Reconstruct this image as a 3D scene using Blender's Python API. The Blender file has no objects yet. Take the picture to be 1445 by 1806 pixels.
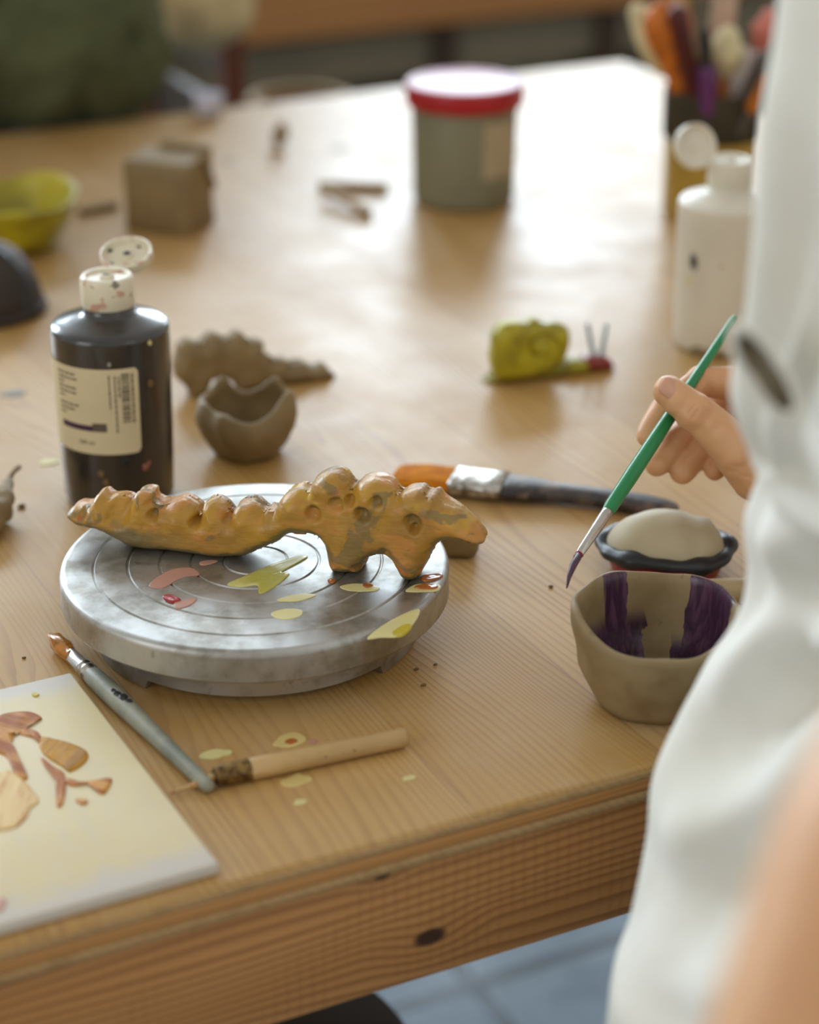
import bpy, bmesh, math, random
import numpy as np
from mathutils import Vector, Matrix, noise
random.seed(7)
sc = bpy.context.scene
col = sc.collection
# ------------------------------------------------------------------ camera
TZ = 0.75                                   # height of the table top
F, PITCH, YAW, H = 3754.0, math.radians(24.5), math.radians(26.9), 0.60
IW, IH = 1445, 1806
FW = Vector((math.sin(YAW)*math.cos(PITCH), math.cos(YAW)*math.cos(PITCH), -math.sin(PITCH)))
RT = Vector((math.cos(YAW), -math.sin(YAW), 0))
UP = RT.cross(FW)
CAM = Vector((0, 0, TZ+H))
cd = bpy.data.cameras.new('camera'); cam = bpy.data.objects.new('camera', cd); col.objects.link(cam)
cam.matrix_world = Matrix((RT, UP, -FW)).transposed().to_4x4(); cam.location = CAM
cd.sensor_fit = 'VERTICAL'; cd.sensor_height = 36; cd.lens = F/IH*36
cd.clip_start = .02
cd.dof.use_dof = True; cd.dof.focus_distance = 1.255; cd.dof.aperture_fstop = 3.3
sc.camera = cam
# ------------------------------------------------------------------ light
sc.view_settings.view_transform = 'Standard'; sc.view_settings.look = 'None'
sc.view_settings.gamma = 1; sc.view_settings.exposure = 0.08; sc.view_settings.use_curve_mapping = False
w = bpy.data.worlds.new('world'); sc.world = w; w.use_nodes = True
w.node_tree.nodes['Background'].inputs[0].default_value = (1.0, .96, .885, 1)
w.node_tree.nodes['Background'].inputs[1].default_value = .56
def area(name, loc, target, sx, sy, power, colr):
    l = bpy.data.lights.new(name, 'AREA'); l.shape = 'RECTANGLE'; l.size = sx; l.size_y = sy
    l.energy = power; l.color = colr
    o = bpy.data.objects.new(name, l); col.objects.link(o); o.location = loc
    o.rotation_euler = (Vector(target)-Vector(loc)).to_track_quat('-Z', 'Z').to_euler()
    return o
WALLY = 4.7
WIN = [(-1.05, .25), (.55, 1.85), (2.1, 3.4), (3.65, 4.95)]        # window openings in the back wall
WZ0, WZ1 = 1.12, 2.75
for (a, b), pw in zip(WIN, (112, 104, 62, 36)):
    area('window_daylight', ((a+b)/2, WALLY+.09, (WZ0+WZ1)/2), ((a+b)/2, 0, (WZ0+WZ1)/2), b-a-.06, WZ1-WZ0-.06, pw, (.74, .88, 1.0))
area('side_window_daylight', (-2.38, .3, 1.85), (0, .3, 1.45), 1.6, 1.5, 18, (.95, .97, 1.0))

# ------------------------------------------------------------------ helpers
def ray(x, y): return FW+RT*((x-IW/2)/F)-UP*((y-IH/2)/F)
def T(x, y, h=0.0):                          # the point of the level plane h above the table seen at a pixel
    d = ray(x, y); return CAM+d*((TZ+h-CAM.z)/d.z)
def D(x, y, d): return CAM+ray(x, y)*d       # the point at depth d
def lin(c):
    return tuple(((v/255)/12.92 if v/255 <= .04045 else ((v/255+.055)/1.055)**2.4) for v in c)

class NT:
    def __init__(s, name):
        s.m = bpy.data.materials.new(name); s.m.use_nodes = True; s.t = s.m.node_tree
        s.b = s.t.nodes['Principled BSDF']; s.L = s.t.links.new
        s.tc = s.t.nodes.new('ShaderNodeTexCoord')
        s.obj = s.tc.outputs['Object']
    def n(s, typ, **kw):
        n = s.t.nodes.new(typ)
        for k, v in kw.items(): setattr(n, k, v)
        return n
    def put(s, sock, v):
        if isinstance(v, bpy.types.NodeSocket): s.L(v, sock)
        elif isinstance(v, tuple) and len(v) == 3 and sock.type == 'RGBA': sock.default_value = (*v, 1)
        else: sock.default_value = v
    def math(s, op, a, b=0.0, c=None, clamp=False):
        n = s.n('ShaderNodeMath', operation=op, use_clamp=clamp); s.put(n.inputs[0], a); s.put(n.inputs[1], b)
        if c is not None: s.put(n.inputs[2], c)
        return n.outputs[0]
    def mapr(s, v, a, b, c=0.0, d=1.0, smooth=True):
        n = s.n('ShaderNodeMapRange', interpolation_type='SMOOTHSTEP' if smooth else 'LINEAR')
        for i, x in enumerate((v, a, b, c, d)): s.put(n.inputs[i], x)
        return n.outputs[0]
    def vscale(s, v, x, y, z, ox=0., oy=0., oz=0.):
        n = s.n('ShaderNodeMapping'); s.L(v, n.inputs[0])
        n.inputs['Scale'].default_value = (x, y, z); n.inputs['Location'].default_value = (ox, oy, oz); return n.outputs[0]
    def noise(s, v, scale, detail=3, rough=.55, dist=0.0):
        n = s.n('ShaderNodeTexNoise'); s.L(v, n.inputs['Vector'])
        n.inputs['Scale'].default_value = scale; n.inputs['Detail'].default_value = detail
        n.inputs['Roughness'].default_value = rough; n.inputs['Distortion'].default_value = dist
        return n.outputs['Fac']
    def mix(s, f, a, b, mode='MIX'):
        n = s.n('ShaderNodeMix', data_type='RGBA', blend_type=mode, clamp_factor=True)
        s.put(n.inputs[0], f); s.put(n.inputs[6], a); s.put(n.inputs[7], b); return n.outputs[2]
    def xyz(s, v):
        n = s.n('ShaderNodeSeparateXYZ'); s.L(v, n.inputs[0]); return n.outputs
    def bump(s, h, strength=.3, dist=.002):
        n = s.n('ShaderNodeBump'); n.inputs['Strength'].default_value = strength; n.inputs['Distance'].default_value = dist
        s.L(h, n.inputs['Height']); s.L(n.outputs[0], s.b.inputs['Normal'])
    def out(s, colr, rough=.5, metal=0., coat=0., sss=0., spec=.5):
        s.put(s.b.inputs['Base Color'], colr); s.put(s.b.inputs['Roughness'], rough); s.put(s.b.inputs['Metallic'], metal)
        s.b.inputs['Coat Weight'].default_value = coat; s.b.inputs['Coat Roughness'].default_value = .12
        s.b.inputs['Specular IOR Level'].default_value = spec
        if sss:
            s.b.inputs['Subsurface Weight'].default_value = sss
            s.b.inputs['Subsurface Radius'].default_value = (.01, .004, .002); s.b.inputs['Subsurface Scale'].default_value = .5
        return s.m

def plain(name, c, rough=.5, metal=0., var=.12, vs=25, bump=0., bs=120, coat=0., sss=0., c2=None, spec=.5):
    t = NT(name); a = lin(c); b = lin(c2) if c2 else tuple(v*(1-var*2) for v in a)
    f = t.mapr(t.noise(t.obj, vs, 4), .35, .7)
    if bump: t.bump(t.noise(t.obj, bs, 4), bump, .002)
    return t.out(t.mix(f, a, b), rough, metal, coat, sss, spec)

def MB(): return bmesh.new()
def obj(name, bm, m, parent=None, smooth=True, base=None):
    """links a bmesh (world coordinates) or a mesh as ONE object under its thing"""
    if isinstance(bm, bmesh.types.BMesh):
        bmesh.ops.recalc_face_normals(bm, faces=bm.faces[:])
        me = bpy.data.meshes.new(name); bm.to_mesh(me); bm.free()
    else: me = bm; me.name = name
    o = bpy.data.objects.new(name, me); col.objects.link(o)
    me.materials.clear(); me.materials.append(m)
    for p in me.polygons: p.use_smooth = smooth
    org = Vector((0, 0, 0))
    if parent:
        org = Vector(parent['_w']); o.parent = parent
    elif base is not None: org = Vector(base)
    me.transform(Matrix.Translation(-org))
    if parent is None: o.location = org
    o['_w'] = tuple(org)
    return o
def thing(name, label, cat, loc, group=None):
    o = bpy.data.objects.new(name, None); col.objects.link(o); o.location = loc; o.empty_display_size = .02
    o['_w'] = tuple(loc); return tag(o, label, cat, group)
def tag(o, label, cat, group=None):
    o['label'] = label; o['category'] = cat
    if group: o['group'] = group
    return o
def struct(name, bm, m, smooth=False):
    o = obj(name, bm, m, None, smooth); o['kind'] = 'structure'; return o
def autosmooth(o, ang=40):
    me = o.data
    bm = bmesh.new(); bm.from_mesh(me)
    for e in bm.edges:
        e.smooth = not (len(e.link_faces) == 2 and e.calc_face_angle(0) > math.radians(ang))
    bm.to_mesh(me); bm.free(); return o

def box(bm, x0, x1, y0, y1, z0, z1, bev=0.0, seg=2):
    v = [bm.verts.new(p) for p in ((x0,y0,z0),(x1,y0,z0),(x1,y1,z0),(x0,y1,z0),(x0,y0,z1),(x1,y0,z1),(x1,y1,z1),(x0,y1,z1))]
    fs = [bm.faces.new([v[i] for i in q]) for q in ((3,2,1,0),(4,5,6,7),(0,1,5,4),(1,2,6,5),(2,3,7,6),(3,0,4,7))]
    if bev:
        es = list({e for f in fs for e in f.edges})
        bmesh.ops.bevel(bm, geom=es, offset=bev, segments=seg, profile=.5, affect='EDGES')
    return bm
def lathe(bm, prof, c, seg=64, caps=True, ax=1.0, ay=1.0, rot=0.0, fn=None):
    rings = []
    for (r, z) in prof:
        ring = []
        for i in range(seg):
            a = 2*math.pi*i/seg
            rr, zz = (r, z) if fn is None else fn(r, z, a)
            x, y = rr*ax*math.cos(a), rr*ay*math.sin(a)
            ring.append(bm.verts.new((c[0]+x*math.cos(rot)-y*math.sin(rot), c[1]+x*math.sin(rot)+y*math.cos(rot), c[2]+zz)))
        rings.append(ring)
    for A, B in zip(rings, rings[1:]):
        for i in range(seg): bm.faces.new((A[i], A[(i+1) % seg], B[(i+1) % seg], B[i]))
    if caps: bm.faces.new(rings[0][::-1]); bm.faces.new(rings[-1])
    return bm
def frame(d):
    d = d.normalized(); a = Vector((0, 0, 1)) if abs(d.z) < .95 else Vector((1, 0, 0))
    u = d.cross(a).normalized(); return u, u.cross(d).normalized()
def tube(bm, pts, rad, seg=20, caps=True, flat=1.0, side=None, round_ends=False):
    """sweep along points with a radius each; flat squashes across `side`"""
    pts = [Vector(p) for p in pts]
    if not hasattr(rad, '__len__'): rad = [rad]*len(pts)
    if round_ends:
        P, R = [], []
        d0 = (pts[0]-pts[1]).normalized(); d1 = (pts[-1]-pts[-2]).normalized()
        for k in range(5, 0, -1):
            a = k/5*math.pi/2*.98; P.append(pts[0]+d0*rad[0]*math.sin(a)); R.append(rad[0]*math.cos(a))
        P += pts; R += list(rad)
        for k in range(1, 6):
            a = k/5*math.pi/2*.98; P.append(pts[-1]+d1*rad[-1]*math.sin(a)); R.append(rad[-1]*math.cos(a))
        pts, rad = P, R
    rings = []; u = v = None
    for i, p in enumerate(pts):
        d = (pts[min(i+1, len(pts)-1)]-pts[max(i-1, 0)]).normalized()
        if side is not None:
            v = (side-d*side.dot(d)).normalized(); u = d.cross(v)
        elif u is None: u, v = frame(d)
        else:
            u = (u-d*u.dot(d)).normalized(); v = d.cross(u)
        rings.append([bm.verts.new(p+(u*math.cos(2*math.pi*k/seg)+v*math.sin(2*math.pi*k/seg)*flat)*rad[i]) for k in range(seg)])
    for A, B in zip(rings, rings[1:]):
        for k in range(seg): bm.faces.new((A[k], A[(k+1) % seg], B[(k+1) % seg], B[k]))
    if caps: bm.faces.new(rings[0][::-1]); bm.faces.new(rings[-1])
    return bm
def ball(bm, c, r, sx=1, sy=1, sz=1, rot=None, sub=3):
    M = Matrix.Translation(Vector(c)) @ (rot.to_4x4() if rot else Matrix.Identity(4)) @ Matrix.Diagonal((sx, sy, sz, 1))
    bmesh.ops.create_icosphere(bm, subdivisions=sub, radius=r, matrix=M); return bm
def limb(bm, pts, rad, seg=20):
    """tapered limb with a ball at every joint, to be fused by remesh"""
    tube(bm, pts, rad, seg, round_ends=True)
    for p, r in zip(pts, rad): ball(bm, p, r*.995, sub=3)
    return bm
def catmull(P, n=6, closed=True):
    P = [np.array(p, float) for p in P]; out = []; m = len(P)
    for i in range(m if closed else m-1):
        g = (lambda k: P[k % m]) if closed else (lambda k: P[min(max(k, 0), m-1)])
        p0, p1, p2, p3 = g(i-1), g(i), g(i+1), g(i+2)
        for k in range(n):
            t = k/n; out.append(.5*((2*p1)+(-p0+p2)*t+(2*p0-5*p1+4*p2-p3)*t*t+(-p0+3*p1-3*p2+p3)*t**3))
    if not closed: out.append(P[-1])
    return out
def remesh(bm, voxel, it=6, fac=.5):
    bmesh.ops.recalc_face_normals(bm, faces=bm.faces[:])
    me = bpy.data.meshes.new('tmp'); bm.to_mesh(me); bm.free()
    o = bpy.data.objects.new('tmp', me); col.objects.link(o)
    r = o.modifiers.new('r', 'REMESH'); r.mode = 'VOXEL'; r.voxel_size = voxel; r.adaptivity = 0
    if it:
        s = o.modifiers.new('s', 'SMOOTH'); s.iterations = it; s.factor = fac
    dg = bpy.context.evaluated_depsgraph_get()
    m2 = bpy.data.meshes.new_from_object(o.evaluated_get(dg))
    bpy.data.objects.remove(o); bpy.data.meshes.remove(me)
    return m2
def coords(me):
    a = np.empty(len(me.vertices)*3); me.vertices.foreach_get('co', a); return a.reshape(-1, 3)
def setco(me, a): me.vertices.foreach_set('co', a.reshape(-1)); me.update()
def rough_up(me, scale, amp, seed=0.0):
    """uneven hand-worked surface: real displacement along the normals"""
    n = np.empty(len(me.vertices)*3); me.vertices.foreach_get('normal', n); n = n.reshape(-1, 3); a = coords(me)
    for i in range(len(a)):
        a[i] += n[i]*amp*noise.noise(Vector(a[i])*scale+Vector((seed, seed*2, 0)))
    setco(me, a); return me
def rough_bm(bm, scale, amp, seed=0.0):
    bmesh.ops.recalc_face_normals(bm, faces=bm.faces[:]); bm.normal_update()
    for v, n in [(v, v.normal.copy()) for v in bm.verts]: v.co += n*amp*noise.noise(v.co*scale+Vector((seed, seed, seed)))
    return bm
def smear(px, h, th, n=4, raw=False):
    """a thin dab of dried paint lying on the level surface h above the table"""
    P = [T(x, y, h) for x, y in px] if not raw else [Vector(p) for p in px]
    P = [Vector(p) for p in catmull(P, n)]
    c = sum(P, Vector())/len(P); bm = MB(); rings = []
    for s, z in ((1, -.0004), (.985, th*.6), (.93, th*.9), (.75, th), (.5, th*.8), (.25, th)):
        ring = []
        for i, p in enumerate(P):
            q = c+(p-c)*s; q.z += z+(noise.noise(q*180)*th*.45 if 0 < s < .98 else 0); ring.append(bm.verts.new(q))
        rings.append(ring)
    m = len(P)
    for A, B in zip(rings, rings[1:]):
        for i in range(m): bm.faces.new((A[i], A[(i+1) % m], B[(i+1) % m], B[i]))
    bm.faces.new(rings[-1])
    return bm
def spot(x, y, h, r, th, seed=0):
    c = T(x, y, h); P = []
    for k in range(10):
        a = k/10*2*math.pi; rr = r*(1+.45*noise.noise(Vector((math.cos(a)*1.5+seed*3.1, math.sin(a)*1.5, seed))))
        P.append((c.x+rr*1.3*math.cos(a), c.y+rr*.8*math.sin(a), c.z))
    return smear(P, h, th, 3, raw=True)

# ------------------------------------------------------------------ materials
def wood_top():
    t = NT('pine_top'); X, Y, Z = t.xyz(t.obj)
    k = t.math('FLOOR', t.math('DIVIDE', t.math('ADD', X, .018), .118))
    wn = t.n('ShaderNodeTexWhiteNoise', noise_dimensions='1D'); t.L(k, wn.inputs['W']); R = wn.outputs['Value']
    off = t.math('MULTIPLY', R, 9.0)
    cb = t.n('ShaderNodeCombineXYZ'); t.L(t.math('ADD', X, off), cb.inputs[0]); t.L(t.math('MULTIPLY', Y, .09), cb.inputs[1]); t.L(t.math('ADD', Z, off), cb.inputs[2])
    v = cb.outputs[0]
    n1 = t.noise(v, 7, 2); n2 = t.noise(v, 40, 3)
    q = t.math('ADD', t.math('ADD', X, t.math('MULTIPLY', n1, .20)), t.math('MULTIPLY', n2, .009))
    ring = t.math('FRACT', t.math('MULTIPLY', t.math('ADD', q, t.math('MULTIPLY', t.noise(v, 22, 1), .03)), 195))
    late = t.math('MULTIPLY', t.mapr(ring, .42, .92), t.mapr(ring, 1.0, .95))
    late = t.math('MULTIPLY', late, t.mapr(t.noise(v, 14, 2), .3, .65, .25, 1))
    fine = t.noise(t.vscale(v, 1, .6, 1), 420, 2)
    c = t.mix(t.mapr(R, 0, 1, smooth=False), lin((190, 152, 84)), lin((200, 163, 106)))
    c = t.mix(t.mapr(t.noise(v, 5, 2), .4, .7), c, lin((184, 142, 72)))
    c = t.mix(t.math('MULTIPLY', late, .66), c, lin((148, 102, 50)))
    c = t.mix(t.mapr(fine, .3, .7, 0, .14), c, lin((160, 115, 66)))
    seam = t.math('ABSOLUTE', t.math('SUBTRACT', t.math('FRACT', t.math('DIVIDE', t.math('ADD', X, .018), .118)), .5))
    c = t.mix(t.mapr(seam, .494, .499, 0, .45), c, lin((120, 80, 42)))
    blot = t.mapr(t.noise(t.obj, 9, 4), .52, .75, 0, .22)
    c = t.mix(blot, c, lin((205, 190, 165)))
    t.bump(t.math('ADD', t.math('MULTIPLY', late, .5), t.math('MULTIPLY', t.noise(t.obj, 45, 4), 1.3)), .16, .0008)
    r = t.mapr(t.noise(t.obj, 14, 4), .3, .75, .40, .54)
    m = t.out(c, r, 0, .32, 0, .6); t.b.inputs['Coat Roughness'].default_value = .42; return m
def wood_edge(name, axis_y, c1, c2, c3, freq, dist=.02, saw=False, knots=()):
    """plank face whose grain runs along X; rings across Z"""
    t = NT(name); X, Y, Z = t.xyz(t.obj)
    cb = t.n('ShaderNodeCombineXYZ'); t.L(t.math('MULTIPLY', X, .12), cb.inputs[0]); t.L(Y, cb.inputs[1]); t.L(Z, cb.inputs[2]); v = cb.outputs[0]
    q = t.math('ADD', Z, t.math('MULTIPLY', t.noise(v, 9, 2), dist*3))
    kd = None
    for (kx, kz, kr) in knots:
        dx = t.math('MULTIPLY', t.math('SUBTRACT', X, kx), .55); dz = t.math('SUBTRACT', Z, kz)
        d = t.math('SQRT', t.math('ADD', t.math('MULTIPLY', dx, dx), t.math('MULTIPLY', dz, dz)))
        pull = t.math('MULTIPLY', t.mapr(d, 0, kr*4, 1, 0), kr*1.5)
        q = t.math('ADD', q, pull)
        m = t.mapr(d, kr*.55, kr*1.1, 1, 0); kd = m if kd is None else t.math('MAXIMUM', kd, m)
    ring = t.math('FRACT', t.math('MULTIPLY', q, freq))
    late = t.math('MULTIPLY', t.mapr(ring, .3, .9), t.mapr(ring, 1.0, .93))
    c = t.mix(t.mapr(t.noise(v, 12, 3), .3, .7), lin(c1), lin(c2))
    c = t.mix(t.math('MULTIPLY', late, .75), c, lin(c3))
    if saw:
        s = t.math('SINE', t.math('MULTIPLY', t.math('ADD', X, t.math('MULTIPLY', t.noise(t.obj, 20, 2), .004)), 900))
        c = t.mix(t.math('MULTIPLY', t.mapr(s, -.2, 1), t.mapr(t.noise(t.obj, 12, 2),  .42, .62, .0, .22)), c, lin(c3))
        t.bump(t.math('ADD', late, t.math('MULTIPLY', s, .3)), .15, .0008)
    if kd is not None:
        c = t.mix(kd, c, lin((66, 38, 20)))
    return t.out(c, .48)
def end_grain(name, c1, c2):
    t = NT(name); X, Y, Z = t.xyz(t.obj)
    a = t.math('ADD', t.math('ADD', X, t.math('MULTIPLY', Z, .9)), t.math('MULTIPLY', t.noise(t.obj, 12, 2), .03))
    ring = t.mapr(t.math('FRACT', t.math('MULTIPLY', a, 160)), .45, .95)
    c = t.mix(t.math('MULTIPLY', ring, .4), lin(c1), lin(c2))
    c = t.mix(t.mapr(t.noise(t.obj, 60, 3), .45, .7, 0, .5), c, lin((150, 116, 70)))
    return t.out(c, .55)
M = {}
M['top'] = wood_top()
M['edge_end'] = end_grain('board_end_grain', (184, 150, 102), (158, 122, 76))
M['edge_long'] = wood_edge('board_core', 0, (196, 140, 78), (206, 152, 88), (158, 106, 56), 260)
M['rail'] = wood_edge('rail_pine', 0, (204, 152, 94), (190, 134, 74), (146, 94, 48), 165, .03, True, [(.432, -.073, .0062), (.404, -.025, .0035)])
M['rail_plain'] = wood_edge('plain_pine', 0, (176, 118, 64), (160, 100, 52), (118, 70, 34), 120, .02)
M['clay'] = plain('grey_brown_clay', (142, 120, 80), .62, var=.1, vs=40, bump=.25, bs=260)
M['clay_pale'] = plain('pale_clay', (176, 156, 118), .6, var=.1, vs=40, bump=.15, bs=200, c2=(160, 138, 98))
M['clay_bowl'] = plain('bowl_clay', (150, 128, 92), .6)
M['white_plastic'] = plain('white_plastic', (226, 222, 206), .35, var=.04, sss=.1)
M['dark_paint'] = plain('dried_black_paint', (34, 32, 36), .4)
M['steel'] = plain('ferrule_steel', (196, 192, 186), .28, 1., var=.08, vs=120)

# ------------------------------------------------------------------ room
FJ = T(835, 1738, -TZ)                      # a corner where the floor joints cross
t = NT('slate_floor'); X, Y, Z = t.xyz(t.obj)
br = t.n('ShaderNodeTexBrick'); t.L(t.vscale(t.obj, 1, 1, 1, -FJ.x, -FJ.y), br.inputs['Vector'])
br.offset = 0.0; br.inputs['Scale'].default_value = 1; br.inputs['Brick Width'].default_value = .3; br.inputs['Row Height'].default_value = .3
br.inputs['Mortar Size'].default_value = .009; br.inputs['Color1'].default_value = (*lin((140, 162, 178)), 1)
br.inputs['Color2'].default_value = (*lin((116, 138, 158)), 1); br.inputs['Mortar'].default_value = (*lin((54, 62, 70)), 1)
c = t.mix(t.mapr(t.noise(t.obj, 9, 4), .35, .7, 0, .6), br.outputs['Color'], lin((92, 112, 134)))
t.bump(t.noise(t.obj, 18, 4), .3, .004)
M['floor'] = t.out(c, .36)
M['wall'] = plain('plaster_wall', (206, 200, 186), .85, var=.04)
M['frame'] = plain('window_frame_paint', (216, 214, 206), .5, var=.03)
XL, XR, YF = -2.5, 6.2, -2.2
struct('floor', box(MB(), XL, XR, YF, WALLY+.2, -.1, 0), M['floor'])
bm = MB()
edges = [XL]+[v for p in WIN for v in p]+[XR]
for i in range(0, len(edges), 2): box(bm, edges[i], edges[i+1], WALLY, WALLY+.2, 0, 3.1)
for a, b in WIN:
    box(bm, a, b, WALLY, WALLY+.2, 0, WZ0); box(bm, a, b, WALLY, WALLY+.2, WZ1, 3.1)
struct('wall_back', bm, M['wall'])
bm = MB()
box(bm, XL-.2, XL, YF, -.5, 0, 3.1); box(bm, XL-.2, XL, 1.1, WALLY+.2, 0, 3.1)
box(bm, XL-.2, XL, -.5, 1.1, 0, 1.1); box(bm, XL-.2, XL, -.5, 1.1, 2.6, 3.1)
struct('wall_left', bm, M['wall'])
for i, (a, b) in enumerate(WIN):
    bm = MB(); q = .05; y0, y1 = WALLY+.02, WALLY+.07
    box(bm, a, a+q, y0, y1, WZ0, WZ1); box(bm, b-q, b, y0, y1, WZ0, WZ1)
    box(bm, a+q, b-q, y0, y1, WZ0, WZ0+q); box(bm, a+q, b-q, y0, y1, WZ1-q, WZ1)
    box(bm, (a+b)/2-.02, (a+b)/2+.02, y0, y1, WZ0+q, WZ1-q)
    struct('window_%d' % (i+1), bm, M['frame'])
struct('baseboard_back', box(MB(), XL, XR, WALLY-.02, WALLY, 0, .1), M['frame'])

# ------------------------------------------------------------------ work table
YA, YB, XA, XB = .8215, 2.285, -.75, 1.463
tb = thing('work_table', 'large pine work table with paint-spotted top and layered board edge', 'table', ((XA+XB)/2, (YA+YB)/2, 0))
def tparent(o):
    return o
bm = MB(); box(bm, XA, XB, YA, YB, TZ-.0075, TZ, .0028, 3)
top = obj('tabletop', bm, M['top'], tb); autosmooth(top, 50)
# local coordinates of the top layer are table centred; the end-grain band is its own part along the front edge
obj('edge_lipping', box(MB(), XA+.001, XB-.001, YA-.0008, YA+.004, TZ-.0074, TZ-.0026, .001, 2), M['edge_end'], tb)
obj('core_board', box(MB(), XA, XB, YA+.0004, YB, TZ-.0155, TZ-.0075, .0006, 1), M['edge_long'], tb)
obj('under_board', box(MB(), XA, XB, YA, YB, TZ-.0215, TZ-.0155, .001, 1), M['edge_end'], tb)
rz0, rz1 = TZ-.0985, TZ-.0215
rl = obj('apron_rail', box(MB(), XA+.05, XB-.05, YA+.006, YA+.034, rz0, rz1, .0015, 2), M['rail'], tb)
# put the rail's texture origin at the table corner nearest the camera
rl.data.transform(Matrix.Translation(Vector(tb['_w'])-Vector((0, YA, TZ)))); rl.location = Vector((0, YA, TZ))-Vector(tb['_w'])
for (x0, x1, y0, y1) in ((XA+.05, XB-.05, YB-.06, YB-.03), (XA+.05, XA+.08, YA+.034, YB-.06), (XB-.08, XB-.05, YA+.034, YB-.06)):
    obj('apron_rail', box(MB(), x0, x1, y0, y1, rz0, rz1, .0015, 2), M['rail_plain'], tb)
for x in (XA+.08, XB-.15):
    for y in (YA+.034, YB-.13):
        obj('leg', box(MB(), x, x+.07, y, y+.07, 0, rz1, .003, 2), M['rail_plain'], tb)
M['dab_cream'] = plain('cream_paint', (222, 200, 130), .4, var=.05)
M['dab_yellow'] = plain('yellow_paint', (204, 186, 60), .28, var=.1)
M['dab_pale'] = plain('pale_yellow_paint', (224, 214, 150), .4, var=.05)
M['dab_olive'] = plain('olive_yellow_paint', (190, 184, 88), .22, var=.15, vs=60, c2=(214, 210, 140))
M['dab_pink'] = plain('pink_paint', (196, 146, 130), .45, var=.08)
M['dab_red'] = plain('red_paint', (176, 50, 52), .2, var=.1)
M['dab_orange'] = plain('orange_brown_paint', (188, 112, 52), .16, var=.12, vs=60)
M['dab_grey'] = plain('grey_paint', (150, 148, 140), .5)
for k, (x, y, r, m) in enumerate([(515, 1305, .008, 'dab_cream'), (513, 1308, .0028, 'dab_orange'), (523, 1376, .007, 'dab_cream'), (376, 1331, .006, 'dab_pale'),
                               (395, 1329, .004, 'dab_pale'), (1143, 256, .009, 'dab_red'), (722, 1372, .003, 'dab_pale'), (530, 1415, .003, 'dab_pale'), (24, 694, .008, 'dab_grey'),
                               (552, 1308, .0022, 'dab_pink'), (86, 815, .006, 'dab_pale'), (598, 262, .008, 'dab_grey'), (405, 284, .007, 'dab_grey'), (62, 1225, .003, 'dab_cream')]):
    if k != 13: obj('paint_spot', spot(x, y, .0008 if k == 1 else .0002, r, .0005, k), M[m], tb)
# clay crumbs lying on the table
M['crumb'] = plain('dry_clay_crumb', (120, 94, 58), .8)
for k, (x, y, r, where) in enumerate([(735, 1180, .0016, 'bare wood right of the wheel'), (768, 1172, .0013, 'wood beyond the wheel foot'), (38, 893, .003, 'wood by the left frame leaf'),
                                 (972, 1034, .0018, 'wood left of the brush tip'), (42, 1160, .0014, 'wood above the tile'), (747, 1208, .0017, 'wood below the wheel foot')]):
    r *= .7; p = T(x, y, r*.6); b = ball(MB(), p, r, 1.4, .9, .7, sub=2); rough_bm(b, 900, r*.35, k)
    tag(obj('clay_crumb', b, M['crumb'], None, True, (p.x, p.y, TZ)), ['tiny dark clay crumb, upper one on wood right of the wheel', 'tiny dark clay crumb beyond the right foot of the wheel', 'dark crumb beside the clay leaf at left', 'tiny clay crumb left of the green brush tip', 'tiny crumb on wood above the tile corner', 'tiny clay crumb on wood below the right wheel foot'][k], 'crumb', 'clay crumbs on the table')

# ------------------------------------------------------------------ banding wheel
WH = .045; R = .1164
wc = T(450, 988, WH); wc.z = TZ
t = NT('brushed_aluminium'); X, Y, Z = t.xyz(t.obj)
rr = t.math('SQRT', t.math('ADD', t.math('MULTIPLY', X, X), t.math('MULTIPLY', Y, Y)))
cb = t.n('ShaderNodeCombineXYZ'); t.L(t.math('MULTIPLY', rr, 1), cb.inputs[0]); t.L(t.math('MULTIPLY', Z, 1), cb.inputs[1])
tool = t.noise(cb.outputs[0], 900, 2)
worn = t.mapr(t.noise(t.obj, 26, 5, .65), .42, .68)
c = t.mix(worn, lin((186, 186, 184)), lin((142, 138, 128)))
c = t.mix(t.mapr(t.noise(t.obj, 90, 4, .7), .6, .75, 0, .5), c, lin((104, 98, 84)))
t.bump(t.math('ADD', t.math('MULTIPLY', tool, .5), t.noise(t.obj, 160, 3)), .08, .0006)
M['wheel'] = t.out(c, t.mapr(t.noise(t.obj, 40, 4), .3, .7, .34, .5), .88)
wh = thing('banding_wheel', 'paint-smeared aluminium banding wheel carrying the ochre dinosaur', 'turntable', wc)
prof = [(.02, WH-.0215), (R-.004, WH-.0215), (R-.0012, WH-.0205), (R, WH-.0188), (R, WH-.018), (R, WH-.0045), (R, WH-.0036), (R-.0004, WH-.0022), (R-.0012, WH-.001), (R-.0022, WH-.0003), (R-.0034, WH), (R-.0042, WH)]
for f in (.827, .653, .49, .33, .167):
    r = f*R; prof += [(r+.0011, WH), (r+.0004, WH-.0009), (r-.0004, WH-.0009), (r-.0011, WH)]
prof.append((.004, WH))
o = obj('wheel_head', lathe(MB(), prof, wc, 160), M['wheel'], wh); autosmooth(o, 28)
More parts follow.
